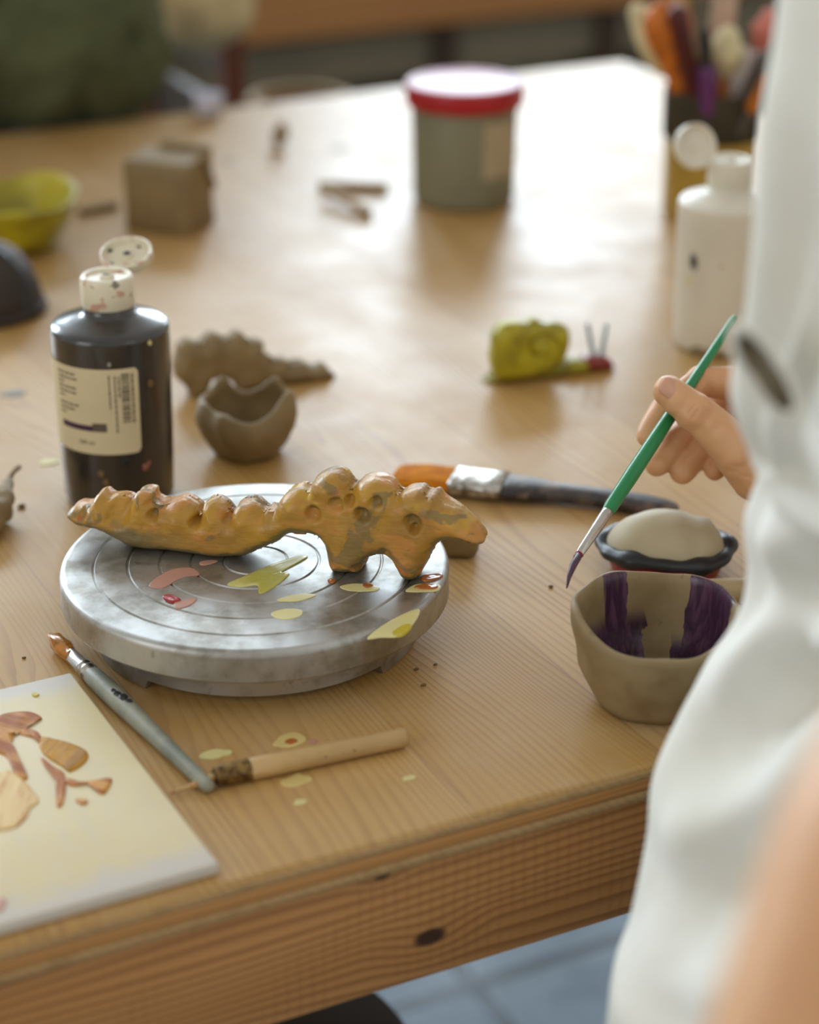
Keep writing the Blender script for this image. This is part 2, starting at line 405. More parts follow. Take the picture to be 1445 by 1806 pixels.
# base ring with arched notches between broad feet
def basefn(r, z, a):
    if z < .004 and r > .05:
        k = (math.degrees(a)+360-250) % 120
        if 13 < k < 107: return r, .0095
    return r, z
rb = .0975
prof = [(rb-.006, 0), (rb-.001, 0), (rb, .001), (rb, .0195), (rb-.002, .0215), (.02, .0225)]
seg = 240
bm = MB(); rings = []
for r, z in [(rb-.01, .0)]+prof[1:3]+[(rb, .009), (rb, .0165), (rb-.0015, .0180), (rb-.008, .0185), (rb-.008, WH-.0216)]:
    ring = []
    for i in range(seg):
        a = 2*math.pi*i/seg; zz = z
        k = (math.degrees(a)+360-207) % 120
        gap = k < 88.5
        if gap and z < .0066: zz = .0066
        ring.append(bm.verts.new((wc.x+r*math.cos(a), wc.y+r*math.sin(a), wc.z+zz)))
    rings.append(ring)
for A, B in zip(rings, rings[1:]):
    for i in range(seg): bm.faces.new((A[i], A[(i+1) % seg], B[(i+1) % seg], B[i]))
inner = [bm.verts.new((v.co.x, v.co.y, wc.z+WH-.0216)) for v in rings[0]]
for i in range(seg): bm.faces.new((rings[0][i], inner[i], inner[(i+1) % seg], rings[0][(i+1) % seg]))
o = obj('base', bm, M['wheel'], wh); autosmooth(o, 35)
def z8(P): return [(100+x/1.8526, 780+y/1.8526) for x, y in P]
for P, m, th in [
    ([(555,465),(610,440),(690,405),(790,372),(822,374),(800,390),(735,425),(762,432),(705,478),(662,495),(655,468),(600,474)], 'dab_olive', .0007),
    ([(300,470),(330,440),(380,415),(440,410),(468,432),(420,440),(390,452),(345,478)], 'dab_pink', .0004),
    ([(385,524),(420,515),(458,511),(440,532),(395,545)], 'dab_pink', .0004),
    ([(345,505),(375,502),(407,518),(370,525)], 'dab_red', .0012),
    ([(468,392),(500,386),(528,388),(500,399),(472,402)], 'dab_pink', .0004),
    ([(1015,640),(1080,590),(1150,555),(1187,547),(1172,585),(1125,632),(1060,637)], 'dab_pale', .0006),
    ([(1098,622),(1140,598),(1162,603),(1132,633),(1104,634)], 'dab_yellow', .0011),
    ([(718,516),(790,496),(850,500),(785,521)], 'dab_pale', .0003),
    ([(925,472),(980,462),(1052,474),(1040,486),(960,486)], 'dab_pale', .0004),
    ([(1000,470),(1015,462),(1034,470),(1015,478)], 'dab_orange', .0012),
    ([(1140,484),(1180,464),(1252,466),(1240,486),(1160,490)], 'dab_pale', .0004),
    ([(1168,476),(1200,466),(1245,470),(1236,482),(1190,482)], 'dab_orange', .0012),
    ([(1192,440),(1255,430),(1257,444),(1205,456)], 'dab_orange', .001),
    ([(700,560),(745,545),(800,548),(795,570),(735,580)], 'dab_pale', .0002),
    ([(885,453),(900,448),(912,455),(898,461)], 'dab_orange', .0009)]:
    obj('paint_smear', smear(z8(P), WH, th), M[m], wh)

# ------------------------------------------------------------------ slab-built animals
def slab(px, A, B, h, thick, voxel, it, pill, sub=5, dents=(), nb=None):
    """outline of the animal in its own upright plane through A and B, thickened away from the front and rounded over"""
    a, b = T(*A, h), T(*B, h); u = (b-a); u.z = 0; u.normalize(); n = Vector((-u.y, u.x, 0))
    if n.dot(FW) < 0: n = -n
    def hit(x, y, fo=.5):
        d = ray(x, y); k = (a+n*thick*fo-CAM).dot(n)/d.dot(n); p = CAM+d*k; return ((p-a).dot(u), p.z)
    P = np.array(catmull([hit(x, y, .5 if nb is None or i < nb else .5-.38*min(1, (i-nb+1)/4, (len(px)-i)/4)) for i, (x, y) in enumerate(px)], sub)); base = TZ+h
    P[:, 1] = np.maximum(P[:, 1], base)
    bm = MB(); fr = [bm.verts.new(a+u*s+Vector((0, 0, z-a.z))) for s, z in P]; bk = [bm.verts.new(v.co+n*thick) for v in fr]
    m = len(P)
    bm.faces.new(fr); bm.faces.new(bk[::-1])
    for i in range(m): bm.faces.new((fr[i], bk[i], bk[(i+1) % m], fr[(i+1) % m]))
    bmesh.ops.triangulate(bm, faces=[f for f in bm.faces if len(f.verts) > 4])
    me = remesh(bm, voxel, it)
    C = coords(me); av = np.array(a); uv = np.array(u); nv = np.array(n)
    s = (C-av)@uv; off = (C-av)@nv; z = C[:, 2]
    Q = np.stack([s, z], 1); d = np.full(len(Q), 9.)
    for i in range(m):
        p, q = P[i], P[(i+1) % m]; e = q-p; L = max((e@e), 1e-12)
        k = np.clip(((Q-p)@e)/L, 0, 1); d = np.minimum(d, np.hypot(*(Q-(p+k[:, None]*e)).T))
    g = np.clip(d/pill, 0, 1); g = .22+.78*np.sqrt(1-(1-g)**2)
    mid = thick/2; off2 = mid+(off-mid)*g
    for (x, y, r, amp) in dents:                                   # thumb dents and pressed-on lobes of the front
        cs, cz = hit(x, y); dd = np.hypot(s-cs, z-cz)/(r/F*1.25)
        off2 -= amp*np.exp(-dd**2 if amp > 0 else -dd**4)*(off < mid)
    C = C+nv*(off2-off)[:, None]; setco(me, C)
    return me, a, u, n
def z6(P): return [(120+x/3.803, 800+y/3.803) for x, y in P]
def z7(P): return [(470+x/3.524, 810+y/3.524) for x, y in P]
dino = z6([(25,375),(60,332),(110,330),(165,325),(180,310),(205,262),(240,250),(285,285),(330,282),(400,290),(450,310),(478,245),(520,234),(575,252),(592,300),(640,318),(685,316),(740,296),(800,300),(865,340),(918,392),(932,322),(960,306),(1000,306),(1060,345),(1112,398),(1135,345),(1170,318),(1215,312),(1265,318),(1330,372)]) \
    + z7([(20,300),(75,300),(98,250),(140,192),(220,163),(285,180),(300,125),(345,85),(420,64),(490,88),(548,162),(600,122),(660,105),(725,115),(790,150),(830,205),(880,178),(965,173),(1008,210),(1060,203),(1108,252),(1200,310),(1290,390),(1362,480),(1335,508),(1200,500),(1095,515),(1025,580),(975,680),(935,748),(880,764),(828,745),(795,680),(765,635),(718,606),(662,610),(602,650),(560,742),(490,767),(420,740),(378,660),(352,560),(300,495),(220,480),(130,478)]) \
    + z6([(1380,620),(1260,668),(1150,708),(980,712),(800,710),(600,688),(400,640),(290,580),(200,515),(120,485),(65,440)])
NB = next(i for i, p in enumerate(dino) if p[0] > 855)+1
t = NT('ochre_painted_clay'); X, Y, Z = t.xyz(t.obj)
n0 = t.noise(t.obj, 24, 4, .6, .6); n1 = t.noise(t.obj, 42, 3, .55, .8); n2 = t.noise(t.vscale(t.obj, 1, 1, 2.2), 34, 3)
c = t.mix(t.mapr(n0, .35, .65), lin((186, 140, 46)), lin((164, 120, 48)))
c = t.mix(t.mapr(n2, .5, .62, 0, .8), c, lin((196, 134, 62)))
c = t.mix(t.mapr(t.noise(t.vscale(t.obj, 1, 1, 1, 3), 30, 3), .58, .7, 0, .8), c, lin((196, 160, 44)))
c = t.mix(t.mapr(t.noise(t.vscale(t.obj, 1, 1, 1, 7), 60, 2), .66, .74, 0, .6), c, lin((186, 88, 56)))
bare = t.mapr(n1, .555, .60, 0, .75)
lowtail = t.math('MULTIPLY', t.mapr(t.math('ADD', X, t.math('MULTIPLY', n0, .08)), .0, -.03), t.mapr(t.math('ADD', Z, t.math('MULTIPLY', n1, .02)), .027, .021))
bare = t.math('MAXIMUM', bare, lowtail)
gn = t.n('ShaderNodeNewGeometry'); nz = t.xyz(gn.outputs['Normal'])[2]
bare = t.math('MAXIMUM', bare, t.mapr(nz, -.35, -.6))             # the underside was never painted
c = t.mix(bare, c, lin((124, 106, 64)))
t.bump(t.math('ADD', t.noise(t.vscale(t.obj, 1, 1, 3), 130, 3), t.math('MULTIPLY', n1, .6)), .32, .002)
M['dino'] = t.out(c, t.mapr(n0, .3, .7, .34, .55), 0, .08)
dents = [(522,885,24,.0015),(588,850,16,.002),(566,888,14,-.005),(606,872,12,-.004),(628,868,8,-.006),(660,866,14,.002),(652,890,13,-.006),(676,868,11,-.005),(740,905,15,-.005),(741,918,8,-.004),(760,872,12,.0015),
         (326,905,18,.002),(222,891,22,-.008),(160,895,8,-.003),(283,895,10,-.007),(356,908,9,-.008),(412,902,8,-.006),(600,985,22,.002),(715,985,18,.002),(640,930,45,.002),(440,905,14,.0015),(638,985,8,-.003),(688,955,9,-.002)]
me, a, u, n = slab(dino, (330, 986), (665, 1026), WH, .032, .0009, 2, .009, 4, dents, NB)
rough_up(me, 70, .0008, 2); rough_up(me, 260, .0003, 5)
c = coords(me); c[:, 2] = np.maximum(c[:, 2], TZ+WH+.0003); setco(me, c)
dn = thing('clay_dinosaur', 'ochre-painted clay dinosaur with bumpy back standing on the metal wheel', 'figurine', T(500, 1005, WH))
obj('dinosaur_body', me, M['dino'], dn)
M['dino'] = M['dino']
# the paint dabs pooled in its dents
for x, y, r, m in [(649, 905, .0042, 'dab_red'), (501, 879, .002, 'dab_red')]:
    pass
# unpainted dinosaur behind
d2 = [(280+x/4.014, 560+y/4.014) for x, y in [(100,330),(130,240),(140,190),(200,148),(262,165),(300,180),(330,130),(390,103),(440,130),(480,142),(550,93),(600,118),(640,165),(700,150),(742,172),(722,228),(770,248),(800,292),(880,284),(930,330),(1000,303),(1058,338),(1110,347),(1160,323),(1200,360),(1258,430),(1200,462),(950,474),(860,470),(780,470),(740,520),(700,590),(600,590),(560,500),(480,440),(400,450),(370,520),(350,590),(250,590),(205,500),(120,420)]]
me, a, u, n = slab(d2, (345, 706), (560, 676), 0, .026, .0013, 3, .010, 4, (), next(i for i, p in enumerate(d2) if p[0] > 592)+1)
rough_up(me, 60, .0010, 9)
c = coords(me); c[:, 2] = np.maximum(c[:, 2], TZ+.0002); setco(me, c)
tag(obj('clay_dinosaur', me, M['clay'], None, True, T(440, 690)), 'unpainted brown clay dinosaur with scalloped back behind the pinch pot', 'figurine')
# snail
SA, SB = (835, 684), (1058, 659)
def z5(P): return [(820+x/5.161, 540+y/5.161) for x, y in P]
M['snail_y'] = plain('yellow_green_glaze', (182, 170, 30), .38, vs=50, bump=.2, c2=(138, 128, 30))
M['snail_foot'] = plain('olive_clay', (132, 118, 60), .55)
M['snail_red'] = plain('red_glaze', (150, 46, 36), .35)
M['antenna'] = plain('blue_grey_stem', (70, 100, 138), .5, c2=(140, 160, 170))
sn = thing('clay_snail', 'yellow clay snail with red head and two blue feelers', 'figurine', T(930, 672))
me, a, u, n = slab(z5([(50,742),(130,700),(230,640),(300,560),(500,540),(850,520),(960,480),(1090,480),(1120,560),(1090,615),(900,660),(640,710),(400,750),(180,775),(80,775)]), SA, SB, 0, .022, .0013, 3, .008, 4, (), 9)
rough_up(me, 120, .001); obj('foot', me, M['snail_y'], sn)
me, _, _, _ = slab(z5([(1060,500),(1100,455),(1210,445),(1310,470),(1340,530),(1310,600),(1200,622),(1100,610)]), SA, SB, 0, .024, .0012, 4, .01, 4)
obj('head', me, M['snail_red'], sn)
me, a, u, n = slab(z5([(228,520),(240,380),(260,240),(320,160),(440,130),(560,140),(620,100),(690,140),(800,140),(910,170),(940,260),(925,380),(880,480),(800,560),(640,620),(440,640),(300,640)]), SA, SB, .004, .026, .0013, 4, .010, 4,
     [(948,606,9,.004)]+[(946+(5+8.2*q_/1.6)*math.cos(q_+.6), 608+(5+7.4*q_/1.6)*math.sin(q_+.6), 4.5, -.0035) for q_ in np.arange(1.2, 7.2, .22)])
rough_up(me, 90, .0008, 4); obj('shell', me, M['snail_y'], sn)
for (p, q) in (((1170,450),(1118,175)), ((1242,450),(1292,175))):
    (x0, y0), (x1, y1) = z5([p, q]); dpt = (T(1052, 659)-CAM).dot(FW)-.005+.012
    obj('feeler', tube(MB(), [D(x0, y0, dpt), D((x0+x1)/2, (y0+y1)/2, dpt), D(x1, y1, dpt)], [.0022, .0018, .0016], 12, round_ends=True), M['antenna'], sn)

# ------------------------------------------------------------------ paint bottles
def bottle(root, c, body_m, cap_m, zs, lid_dir, lid_up, lid_nrm, r0=.0375, r1=.0398):
    c = Vector((c.x, c.y, TZ))
    prof = [(.01, .0015), (r0-.006, .0), (r0-.0015, .0015), (r0, .006), (r0+.0008, .03), (r1, zs-.010), (r1, zs-.0035), (r1, zs-.0028), (r1-.0008, zs-.0008), (r1-.0022, zs+.0006), (r1-.005, zs+.0018), (r1-.010, zs+.0035), (.0205, zs+.0066), (.0172, zs+.0085), (.0165, zs+.012), (.0165, zs+.016), (.01, zs+.016)]
    obj('bottle_body', lathe(MB(), prof, c, 96), body_m, root)
    zc = zs+.0125; hcap = .021; rc = .0178
    prof = [(.012, zc), (rc-.0006, zc), (rc, zc+.0008), (rc, zc+hcap-.0025), (rc-.0008, zc+hcap-.0006), (rc-.002, zc+hcap), (rc-.0035, zc+hcap-.0002), (rc-.0048, zc+hcap-.0022), (.005, zc+hcap-.0028), (.0045, zc+hcap-.0005), (.0032, zc+hcap+.0004), (.0022, zc+hcap-.001), (.0020, zc+hcap-.004), (.0005, zc+hcap-.004)]
    cap = obj('cap', lathe(MB(), prof, c, 64), cap_m, root); autosmooth(cap, 45)
    obj('spout_hole', ball(MB(), c+Vector((0, 0, zc+hcap-.0012)), .0024, 1, 1, .6), M['dark_paint'], cap) if body_m is M.get('black_bottle') else None
    # flipped-open lid: shallow dish on a hinge
    L = Vector(lid_dir).normalized(); hinge = c+L*(rc-.001)+Vector((0, 0, zc+hcap-.004))
    up = Vector(lid_up).normalized(); nrm = Vector(lid_nrm); nrm = (nrm-up*nrm.dot(up)).normalized()   # the dish's open side
    sidev = up.cross(nrm).normalized(); ctr = hinge+up*(rc+.001)
    bm = MB(); lathe(bm, [(.003, -.0045), (rc-.002, -.0045), (rc, -.0025), (rc, .0035), (rc-.001, .004), (rc-.002, .0035), (rc-.0028, -.0005), (.0035, -.001), (.0032, .0015), (.001, .002)], (0, 0, 0), 56)
    Mx = Matrix((sidev, up, nrm)).transposed().to_4x4(); Mx.translation = ctr
    bmesh.ops.transform(bm, matrix=Mx, verts=bm.verts)
    lid = obj('flip_lid', bm, cap_m, root); autosmooth(lid, 45)
    hg = MB(); tube(hg, [hinge-L*.001-Vector((0, 0, .002)), hinge+up*.003], .0035, 10, flat=.35, side=L); obj('hinge', hg, cap_m, lid)
    return c, zc, hcap, rc, ctr, nrm, up, sidev, lid, cap
M['black_bottle'] = plain('black_paint_bottle', (26, 25, 27), .3, var=.3, vs=40, c2=(44, 38, 36), spec=.6, coat=.7)
tc_ = NT('paint_marked_cap')
f1 = tc_.mapr(tc_.noise(tc_.obj, 95, 3), .57, .63, 0, .75); f2 = tc_.mapr(tc_.noise(tc_.vscale(tc_.obj, 1, 1, 1, 4), 130, 2), .66, .7, 0, .8)
cc = tc_.mix(f1, lin((228, 220, 196)), lin((200, 140, 118))); cc = tc_.mix(f2, cc, lin((90, 80, 70)))
M['cap_marked'] = tc_.out(cc, .35)
M['coral_fleck'] = plain('coral_paint', (170, 104, 90), .5)
bc = T(212, 872)
bo = thing('paint_bottle', 'black paint bottle with cream label and open white flip lid', 'bottle', (bc.x, bc.y, TZ))
c, zc, hcap, rc, lc, ln, lu, ls, lid, cap = bottle(bo, bc, M['black_bottle'], M['cap_marked'], .126, (.80, .60, 0), (.48, .72, .30), (-.3, -.42, 1))
for (a, b, r) in ((.000, .001, .0028), (-.009, -.009, .0018), (.006, .011, .0014), (-.013, .006, .002)):
    bm = MB(); ball(bm, lc+ls*a+lu*b+ln*(.0012 if abs(a) < .005 else -.0004), r, 1, 1, .6); obj('paint_fleck', bm, M['dark_paint'], lid)
# wrapped label; angle measured round the bottle from the direction that faces the camera
face = math.atan2(-c.y, -c.x)
def wrap(s, z, lift=.0003, r=None):                                # s = arc length from facing line, to the right of the viewer
    rad = (.0386+.0013*min(max((z-.03)/.08, 0), 1))+lift if r is None else r
    a = face+s/.039; return Vector((c.x+rad*math.cos(a), c.y+rad*math.sin(a), TZ+z))
def patch(bm, s0, s1, z0, z1, lift, ns=24, nz=2, t=.0003):
    g = [[bm.verts.new(wrap(s0+(s1-s0)*i/ns, z0+(z1-z0)*j/nz, lift)) for j in range(nz+1)] for i in range(ns+1)]
    for i in range(ns):
        for j in range(nz): bm.faces.new((g[i][j], g[i+1][j], g[i+1][j+1], g[i][j+1]))
    return bm
def labelpatch(s0, s1, z0, z1, cr=.003):
    bm = MB(); P = []
    for cx, cz, a0 in ((s1-cr, z1-cr, 0), (s0+cr, z1-cr, 90), (s0+cr, z0+cr, 180), (s1-cr, z0+cr, 270)):
        for k in range(7): a = math.radians(a0+k*15); P.append((cx+cr*math.cos(a), cz+cr*math.sin(a)))
    ns = 40; cols_ = []
    for i in range(ns+1):
        s = s0+(s1-s0)*i/ns; e = 0
        if s < s0+cr: e = cr-math.sqrt(max(cr*cr-(s0+cr-s)**2, 0))
        if s > s1-cr: e = cr-math.sqrt(max(cr*cr-(s-s1+cr)**2, 0))
        cols_.append([bm.verts.new(wrap(s, z, .0003)) for z in np.linspace(z0+e, z1-e, 12)])
    for A, B in zip(cols_, cols_[1:]):
        for j in range(11): bm.faces.new((A[j], B[j], B[j+1], A[j+1]))
    return bm
# label bounds from the photograph: right edge a little right of the facing line
LS0, LS1, LZ0, LZ1 = -.062, .0165, .0462, .1070
M['paper'] = plain('cream_label_paper', (214, 200, 164), .6, var=.04)
M['ink'] = plain('grey_ink', (96, 88, 74), .6)
M['purple_ink'] = plain('purple_ink', (62, 24, 66), .5)
lb = obj('label', labelpatch(LS0, LS1, LZ0, LZ1), M['paper'], bo)
rnd = random.Random(3)
ink = MB(); z = LZ1-.006
for row in range(9):                                               # unreadable small print
    if row == 6: z -= .002
    s = LS0+.02
    end = LS1-.042-(.012 if row in (2, 5, 8) else rnd.random()*.003)+.0
    while s < end:
        wl = .0012+rnd.random()*.004; patch(ink, s, min(s+wl, end+.001), z, z+.0012, .00055, 3, 1); s += wl+.0008
    z -= .0033
obj('small_print', ink, M['ink'], lb, False); ink = MB()
for k, cx in enumerate((.0048, .0085, .0110)):                    # small print running up the label
    zz = LZ1-.004-.0006*k
    while zz > LZ1-(.026, .043, .019)[k]:
        wl = .001+rnd.random()*.003; patch(ink, LS1-.0245+cx, LS1-.0245+cx+.0009, zz-wl, zz, .00055, 2, 1); zz -= wl+.0007
zz = LZ1-.004
while zz > LZ1-.037:
    wl = .001+rnd.random()*.003; patch(ink, LS1-.0048, LS1-.0036, zz-wl, zz, .00055, 2, 1); zz -= wl+.0006
obj('side_print', ink, M['ink'], lb, False)
ink = MB(); zz = LZ1-.0035
while zz > LZ1-.038:
    wl = rnd.choice((.0003, .0004, .0007, .001)); patch(ink, LS1-.0115, LS1-.0062, zz-wl, zz, .00055, 3, 1); zz -= wl+rnd.choice((.0004, .0005, .0009))
obj('barcode', ink, M['ink'], lb, False)
obj('purple_stripe', patch(MB(), LS0+.021, LS1-.030, LZ0+.0165, LZ0+.0205, .00055, 20, 1), M['purple_ink'], lb, False)
obj('black_smudge', patch(MB(), LS1-.032, LS1-.0225, LZ0+.0165, LZ0+.0225, .0006, 6, 1), M['ink'], lb, False)
fc = bpy.data.curves.new('txt', 'FONT'); fc.body = '500 ml'; fc.size = .0042; fc.resolution_u = 2
fo = bpy.data.objects.new('txt', fc); col.objects.link(fo)
tm = bpy.data.meshes.new_from_object(fo.evaluated_get(bpy.context.evaluated_depsgraph_get())); bpy.data.objects.remove(fo)
for v in tm.vertices: v.co = wrap(LS1-.043+v.co.x, LZ0+.0068+v.co.y, .00055)
obj('volume_print', tm, M['ink'], lb, False)
for (s, zq, r, m) in ((.019, .034, .0024, 'coral_fleck'), (.022, .0365, .0014, 'coral_fleck'), (-.012, .032, .0022, 'crumb'), (-.009, .026, .002, 'crumb'), (-.002, .1105, .0013, 'dab_grey'), (.026, .0925, .0024, 'crumb'), (.027, .121, .0016, 'dab_pale'), (.005, .0402, .0026, 'dark_paint')):
    p = wrap(s, zq, 0); nn = (p-Vector((c.x, c.y, p.z))).normalized()
    bm = MB(); ball(bm, p, r, 1, 1, 1.15); 
    for v in bm.verts: v.co -= nn*(v.co-p).dot(nn)*.82
    rough_bm(bm, 700, r*.3); obj('paint_fleck', bm, M[m], bo)
# white bottle
wb = T(1269, 605)
M['white_bottle'] = plain('white_paint_bottle', (222, 216, 200), .35, var=.05, vs=20, sss=.1)
wt = thing('paint_bottle', 'white paint bottle with open lid standing behind the painting hand', 'bottle', (wb.x, wb.y, TZ))
c2, *_rest = bottle(wt, wb, M['white_bottle'], M['white_plastic'], .122, (-.75, .35, 0), (-.62, .30, .75), (-.2, -.9, .5))
face2 = math.atan2(-c2.y, -c2.x)
for (s, zq, r, m, el) in ((-.026, .078, .0042, 'dark_paint', 1.9), (-.002, .079, .0022, 'dab_pink', 1), (-.03, .062, .003, 'dab_pale', 1.2), (-.018, .004, .008, 'clay', .5), (-.004, .004, .008, 'clay', .5)):
    a_ = face2+s/.039; nn = Vector((math.cos(a_), math.sin(a_), 0)); p = Vector((c2.x, c2.y, TZ+zq))+nn*.0388
    bm = MB(); ball(bm, p, r, 1, 1, el)
    for v in bm.verts: v.co -= nn*(v.co-p).dot(nn)*.82; v.co.z = max(v.co.z, TZ+.0003)
    rough_bm(bm, 500, r*.3); obj('paint_fleck', bm, M[m], wt)

# ------------------------------------------------------------------ grey tub
tcn = T(818, 350)
M['tub'] = plain('grey_green_plastic', (132, 130, 106), .5, var=.06, vs=15)
M['tub_red'] = plain('red_lid', (176, 26, 40), .35, var=.06)
M['tub_pink'] = plain('translucent_pink_lid_top', (216, 176, 194), .4, var=.03)
tu = thing('plastic_tub', 'grey plastic tub with red lid and blank paper label', 'tub', (tcn.x, tcn.y, TZ))
q = Vector((tcn.x, tcn.y, TZ))
obj('tub_body', lathe(MB(), [(.01, .001), (.046, 0), (.0495, .002), (.0505, .006), (.0526, .104), (.052, .106), (.02, .106)], q, 80), M['tub'], tu)
o = obj('lid', lathe(MB(), [(.0545, .0975), (.0575, .0975), (.0585, .099), (.0588, .1165), (.0582, .1178), (.0570, .1182), (.0555, .1178), (.054, .1065)], q, 80, True), M['tub_red'], tu); autosmooth(o, 45)
o = obj('lid_top', lathe(MB(), [(.002, .1176), (.049, .1176), (.0515, .1182), (.0540, .1196), (.0556, .1196), (.0566, .1188), (.0568, .1180), (.055, .1172), (.002, .1170)], q, 80), M['tub_pink'], tu); autosmooth(o, 45)
fa = math.atan2(-q.y, -q.x); bm = MB(); g = []
for i in range(17):
    a_ = fa+math.radians(21+i*48/16); g.append([bm.verts.new((q.x+(rr_)*math.cos(a_), q.y+rr_*math.sin(a_), TZ+zz_)) for zz_, rr_ in ((.032, .05155), (.06, .0522), (.088, .0528))])
for A, B in zip(g, g[1:]):
    for j in range(2): bm.faces.new((A[j], B[j], B[j+1], A[j+1]))
M['label_beige'] = plain('beige_paper', (182, 166, 136), .7, var=.04)
obj('paper_label', bm, M['label_beige'], tu)

# ------------------------------------------------------------------ brush jar
jc = T(1247, 375); jq = Vector((jc.x, jc.y, TZ))
M['jar'] = plain('ochre_ceramic', (178, 146, 62), .4, var=.1, vs=20)
M['jar_band'] = plain('dark_ribbed_band', (64, 56, 34), .7, var=.2)
jr = thing('brush_jar', 'ochre jar with dark ribbed collar crowded with brushes', 'jar', jq)
o = obj('jar_body', lathe(MB(), [(.02, .006), (.04, .0), (.0435, .001), (.0445, .005), (.0445, .12), (.0432, .121), (.0415, .12), (.0415, .01), (.02, .008)], jq, 72), M['jar'], jr); autosmooth(o, 50)
o = obj('ribbed_collar', lathe(MB(), [(.0447, .078), (.0462, .078), (.0468, .08), (.0468, .118), (.0466, .124), (.0440, .1245), (.0418, .1225), (.0418, .118), (.0447, .11)], jq, 300, False, fn=lambda r, z, a: (r+(.0008*math.sin(a*75) if r > .046 else 0), z)), M['jar_band'], jr)
DJ = 2.05
def stick(name, label, cat, px, dj, rad, m, base_off, extra=None):
    """a tool standing in the jar: from inside the jar to the seen tip"""
    r0 = thing(name, label, cat, jq+Vector((base_off[0], base_off[1], .012)), 'tools standing in the ochre jar')
    tip = D(*px, dj); b = jq+Vector((base_off[0], base_off[1], .012))
    return r0, b, tip
pal = dict(cream=plain('cream_sponge', (226, 214, 170), .8), orange=plain('orange_bristle', (204, 112, 22), .6, var=.25, vs=90), maroon=plain('maroon_lacquer', (84, 22, 24), .4),
           purple=plain('purple_handle', (104, 48, 112), .4), black=plain('black_bristle', (34, 26, 34), .7), white=plain('white_handle', (226, 216, 212), .4),
           ochre=plain('varnished_wood', (176, 136, 62), .45), olive=plain('olive_metal', (112, 106, 84), .45), pink=plain('pale_pink_handle', (206, 176, 150), .5),
           coral=plain('coral_sponge', (206, 120, 104), .7), rose=plain('rose_white_handle', (214, 194, 192), .45), grey=plain('dark_grey_handle', (86, 80, 76), .5), amber=plain('amber_handle', (196, 112, 26), .4))
def along(b, t_, k): return b.lerp(t_, k)
# (name, label, tip px, depth, base offset, segments: part, k0, k1, r0, r1, material)
tools = [
 ('sponge_brush', 'cream sponge brush leaning out at the left of the jar', (1128, 22), 2.05, (.012, .0), [('handle', 0, .8, .003, .003, 'ochre'), ('sponge_head', .72, 1, .015, .019, 'cream')]),
 ('bristle_brush', 'orange bristle brush with maroon handle in the jar', (1178, 44), 2.0, (.006, -.012), [('handle', 0, .74, .006, .007, 'maroon'), ('bristles', .66, 1, .014, .024, 'orange')]),
 ('lacquered_brush', 'maroon lacquered brush handle crossing the orange bristles', (1196, 26), 1.975, (.012, -.016), [('handle', 0, 1, .0085, .0095, 'maroon')]),
 ('paint_brush', 'purple handled brush with black tip in the jar', (1244, 56), 1.965, (.002, -.016), [('handle', 0, .78, .0075, .0085, 'purple'), ('bristles', .76, 1, .0065, .004, 'black')]),
 ('sponge_stick', 'round cream sponge on an amber stick in the jar', (1285, 62), 2.0, (.006, -.01), [('handle', 0, .8, .0065, .005, 'amber'), ('sponge_head', .82, .98, .0175, .0175, 'cream')]),
 ('modelling_spoon', 'white oval ended tool left of the round sponge', (1266, 92), 2.01, (.0, -.004), [('handle', 0, .8, .003, .003, 'white'), ('spoon_end', .78, 1, .0085, .008, 'white')]),
 ('modelling_spoon', 'white oval ended tool right of the round sponge', (1312, 90), 2.01, (.01, -.004), [('handle', 0, .8, .003, .003, 'white'), ('spoon_end', .76, 1, .0085, .008, 'white')]),
 ('wooden_tool', 'varnished wooden stick rising behind the orange bristles', (1198, -30), 2.07, (-.01, .012), [('handle', 0, 1, .006, .0075, 'ochre')]),
 ('wire_tool', 'thin olive metal rod behind the purple brush', (1240, -20), 2.07, (-.004, .02), [('handle', 0, 1, .0032, .0028, 'olive')]),
 ('wooden_paddle', 'pale pink paddle behind the round sponge', (1282, -25), 2.08, (-.016, .022), [('handle', 0, .6, .006, .008, 'pink'), ('blade', .55, 1, .011, .013, 'pink')]),
 ('flower_sponge', 'coral sponge on a rose white stick at the right of the jar', (1362, 32), 2.04, (-.012, .004), [('handle', 0, .88, .006, .007, 'rose'), ('sponge_head', .86, 1, .015, .016, 'coral')]),
 ('grey_tool', 'dark grey tool handle leaning right in the jar', (1345, 104), 1.99, (-.016, -.012), [('handle', 0, 1, .006, .0075, 'grey')]),
 ('black_tipped_brush', 'black tipped brush at the far right of the jar', (1392, -6), 2.06, (-.02, .01), [('handle', 0, .9, .0045, .005, 'rose'), ('bristles', .86, 1, .006, .005, 'black')]),
 ('wooden_tool', 'short amber tipped stick low at the right of the jar', (1354, 142), 1.985, (-.02, -.016), [('handle', 0, .85, .004, .0045, 'grey'), ('amber_end', .8, 1, .007, .006, 'amber')]),
 ('wire_tool', 'thin pale rod between orange bristles and jar rim', (1190, 120), 2.02, (-.01, -.006), [('handle', 0, 1, .0034, .0038, 'rose')]),
]
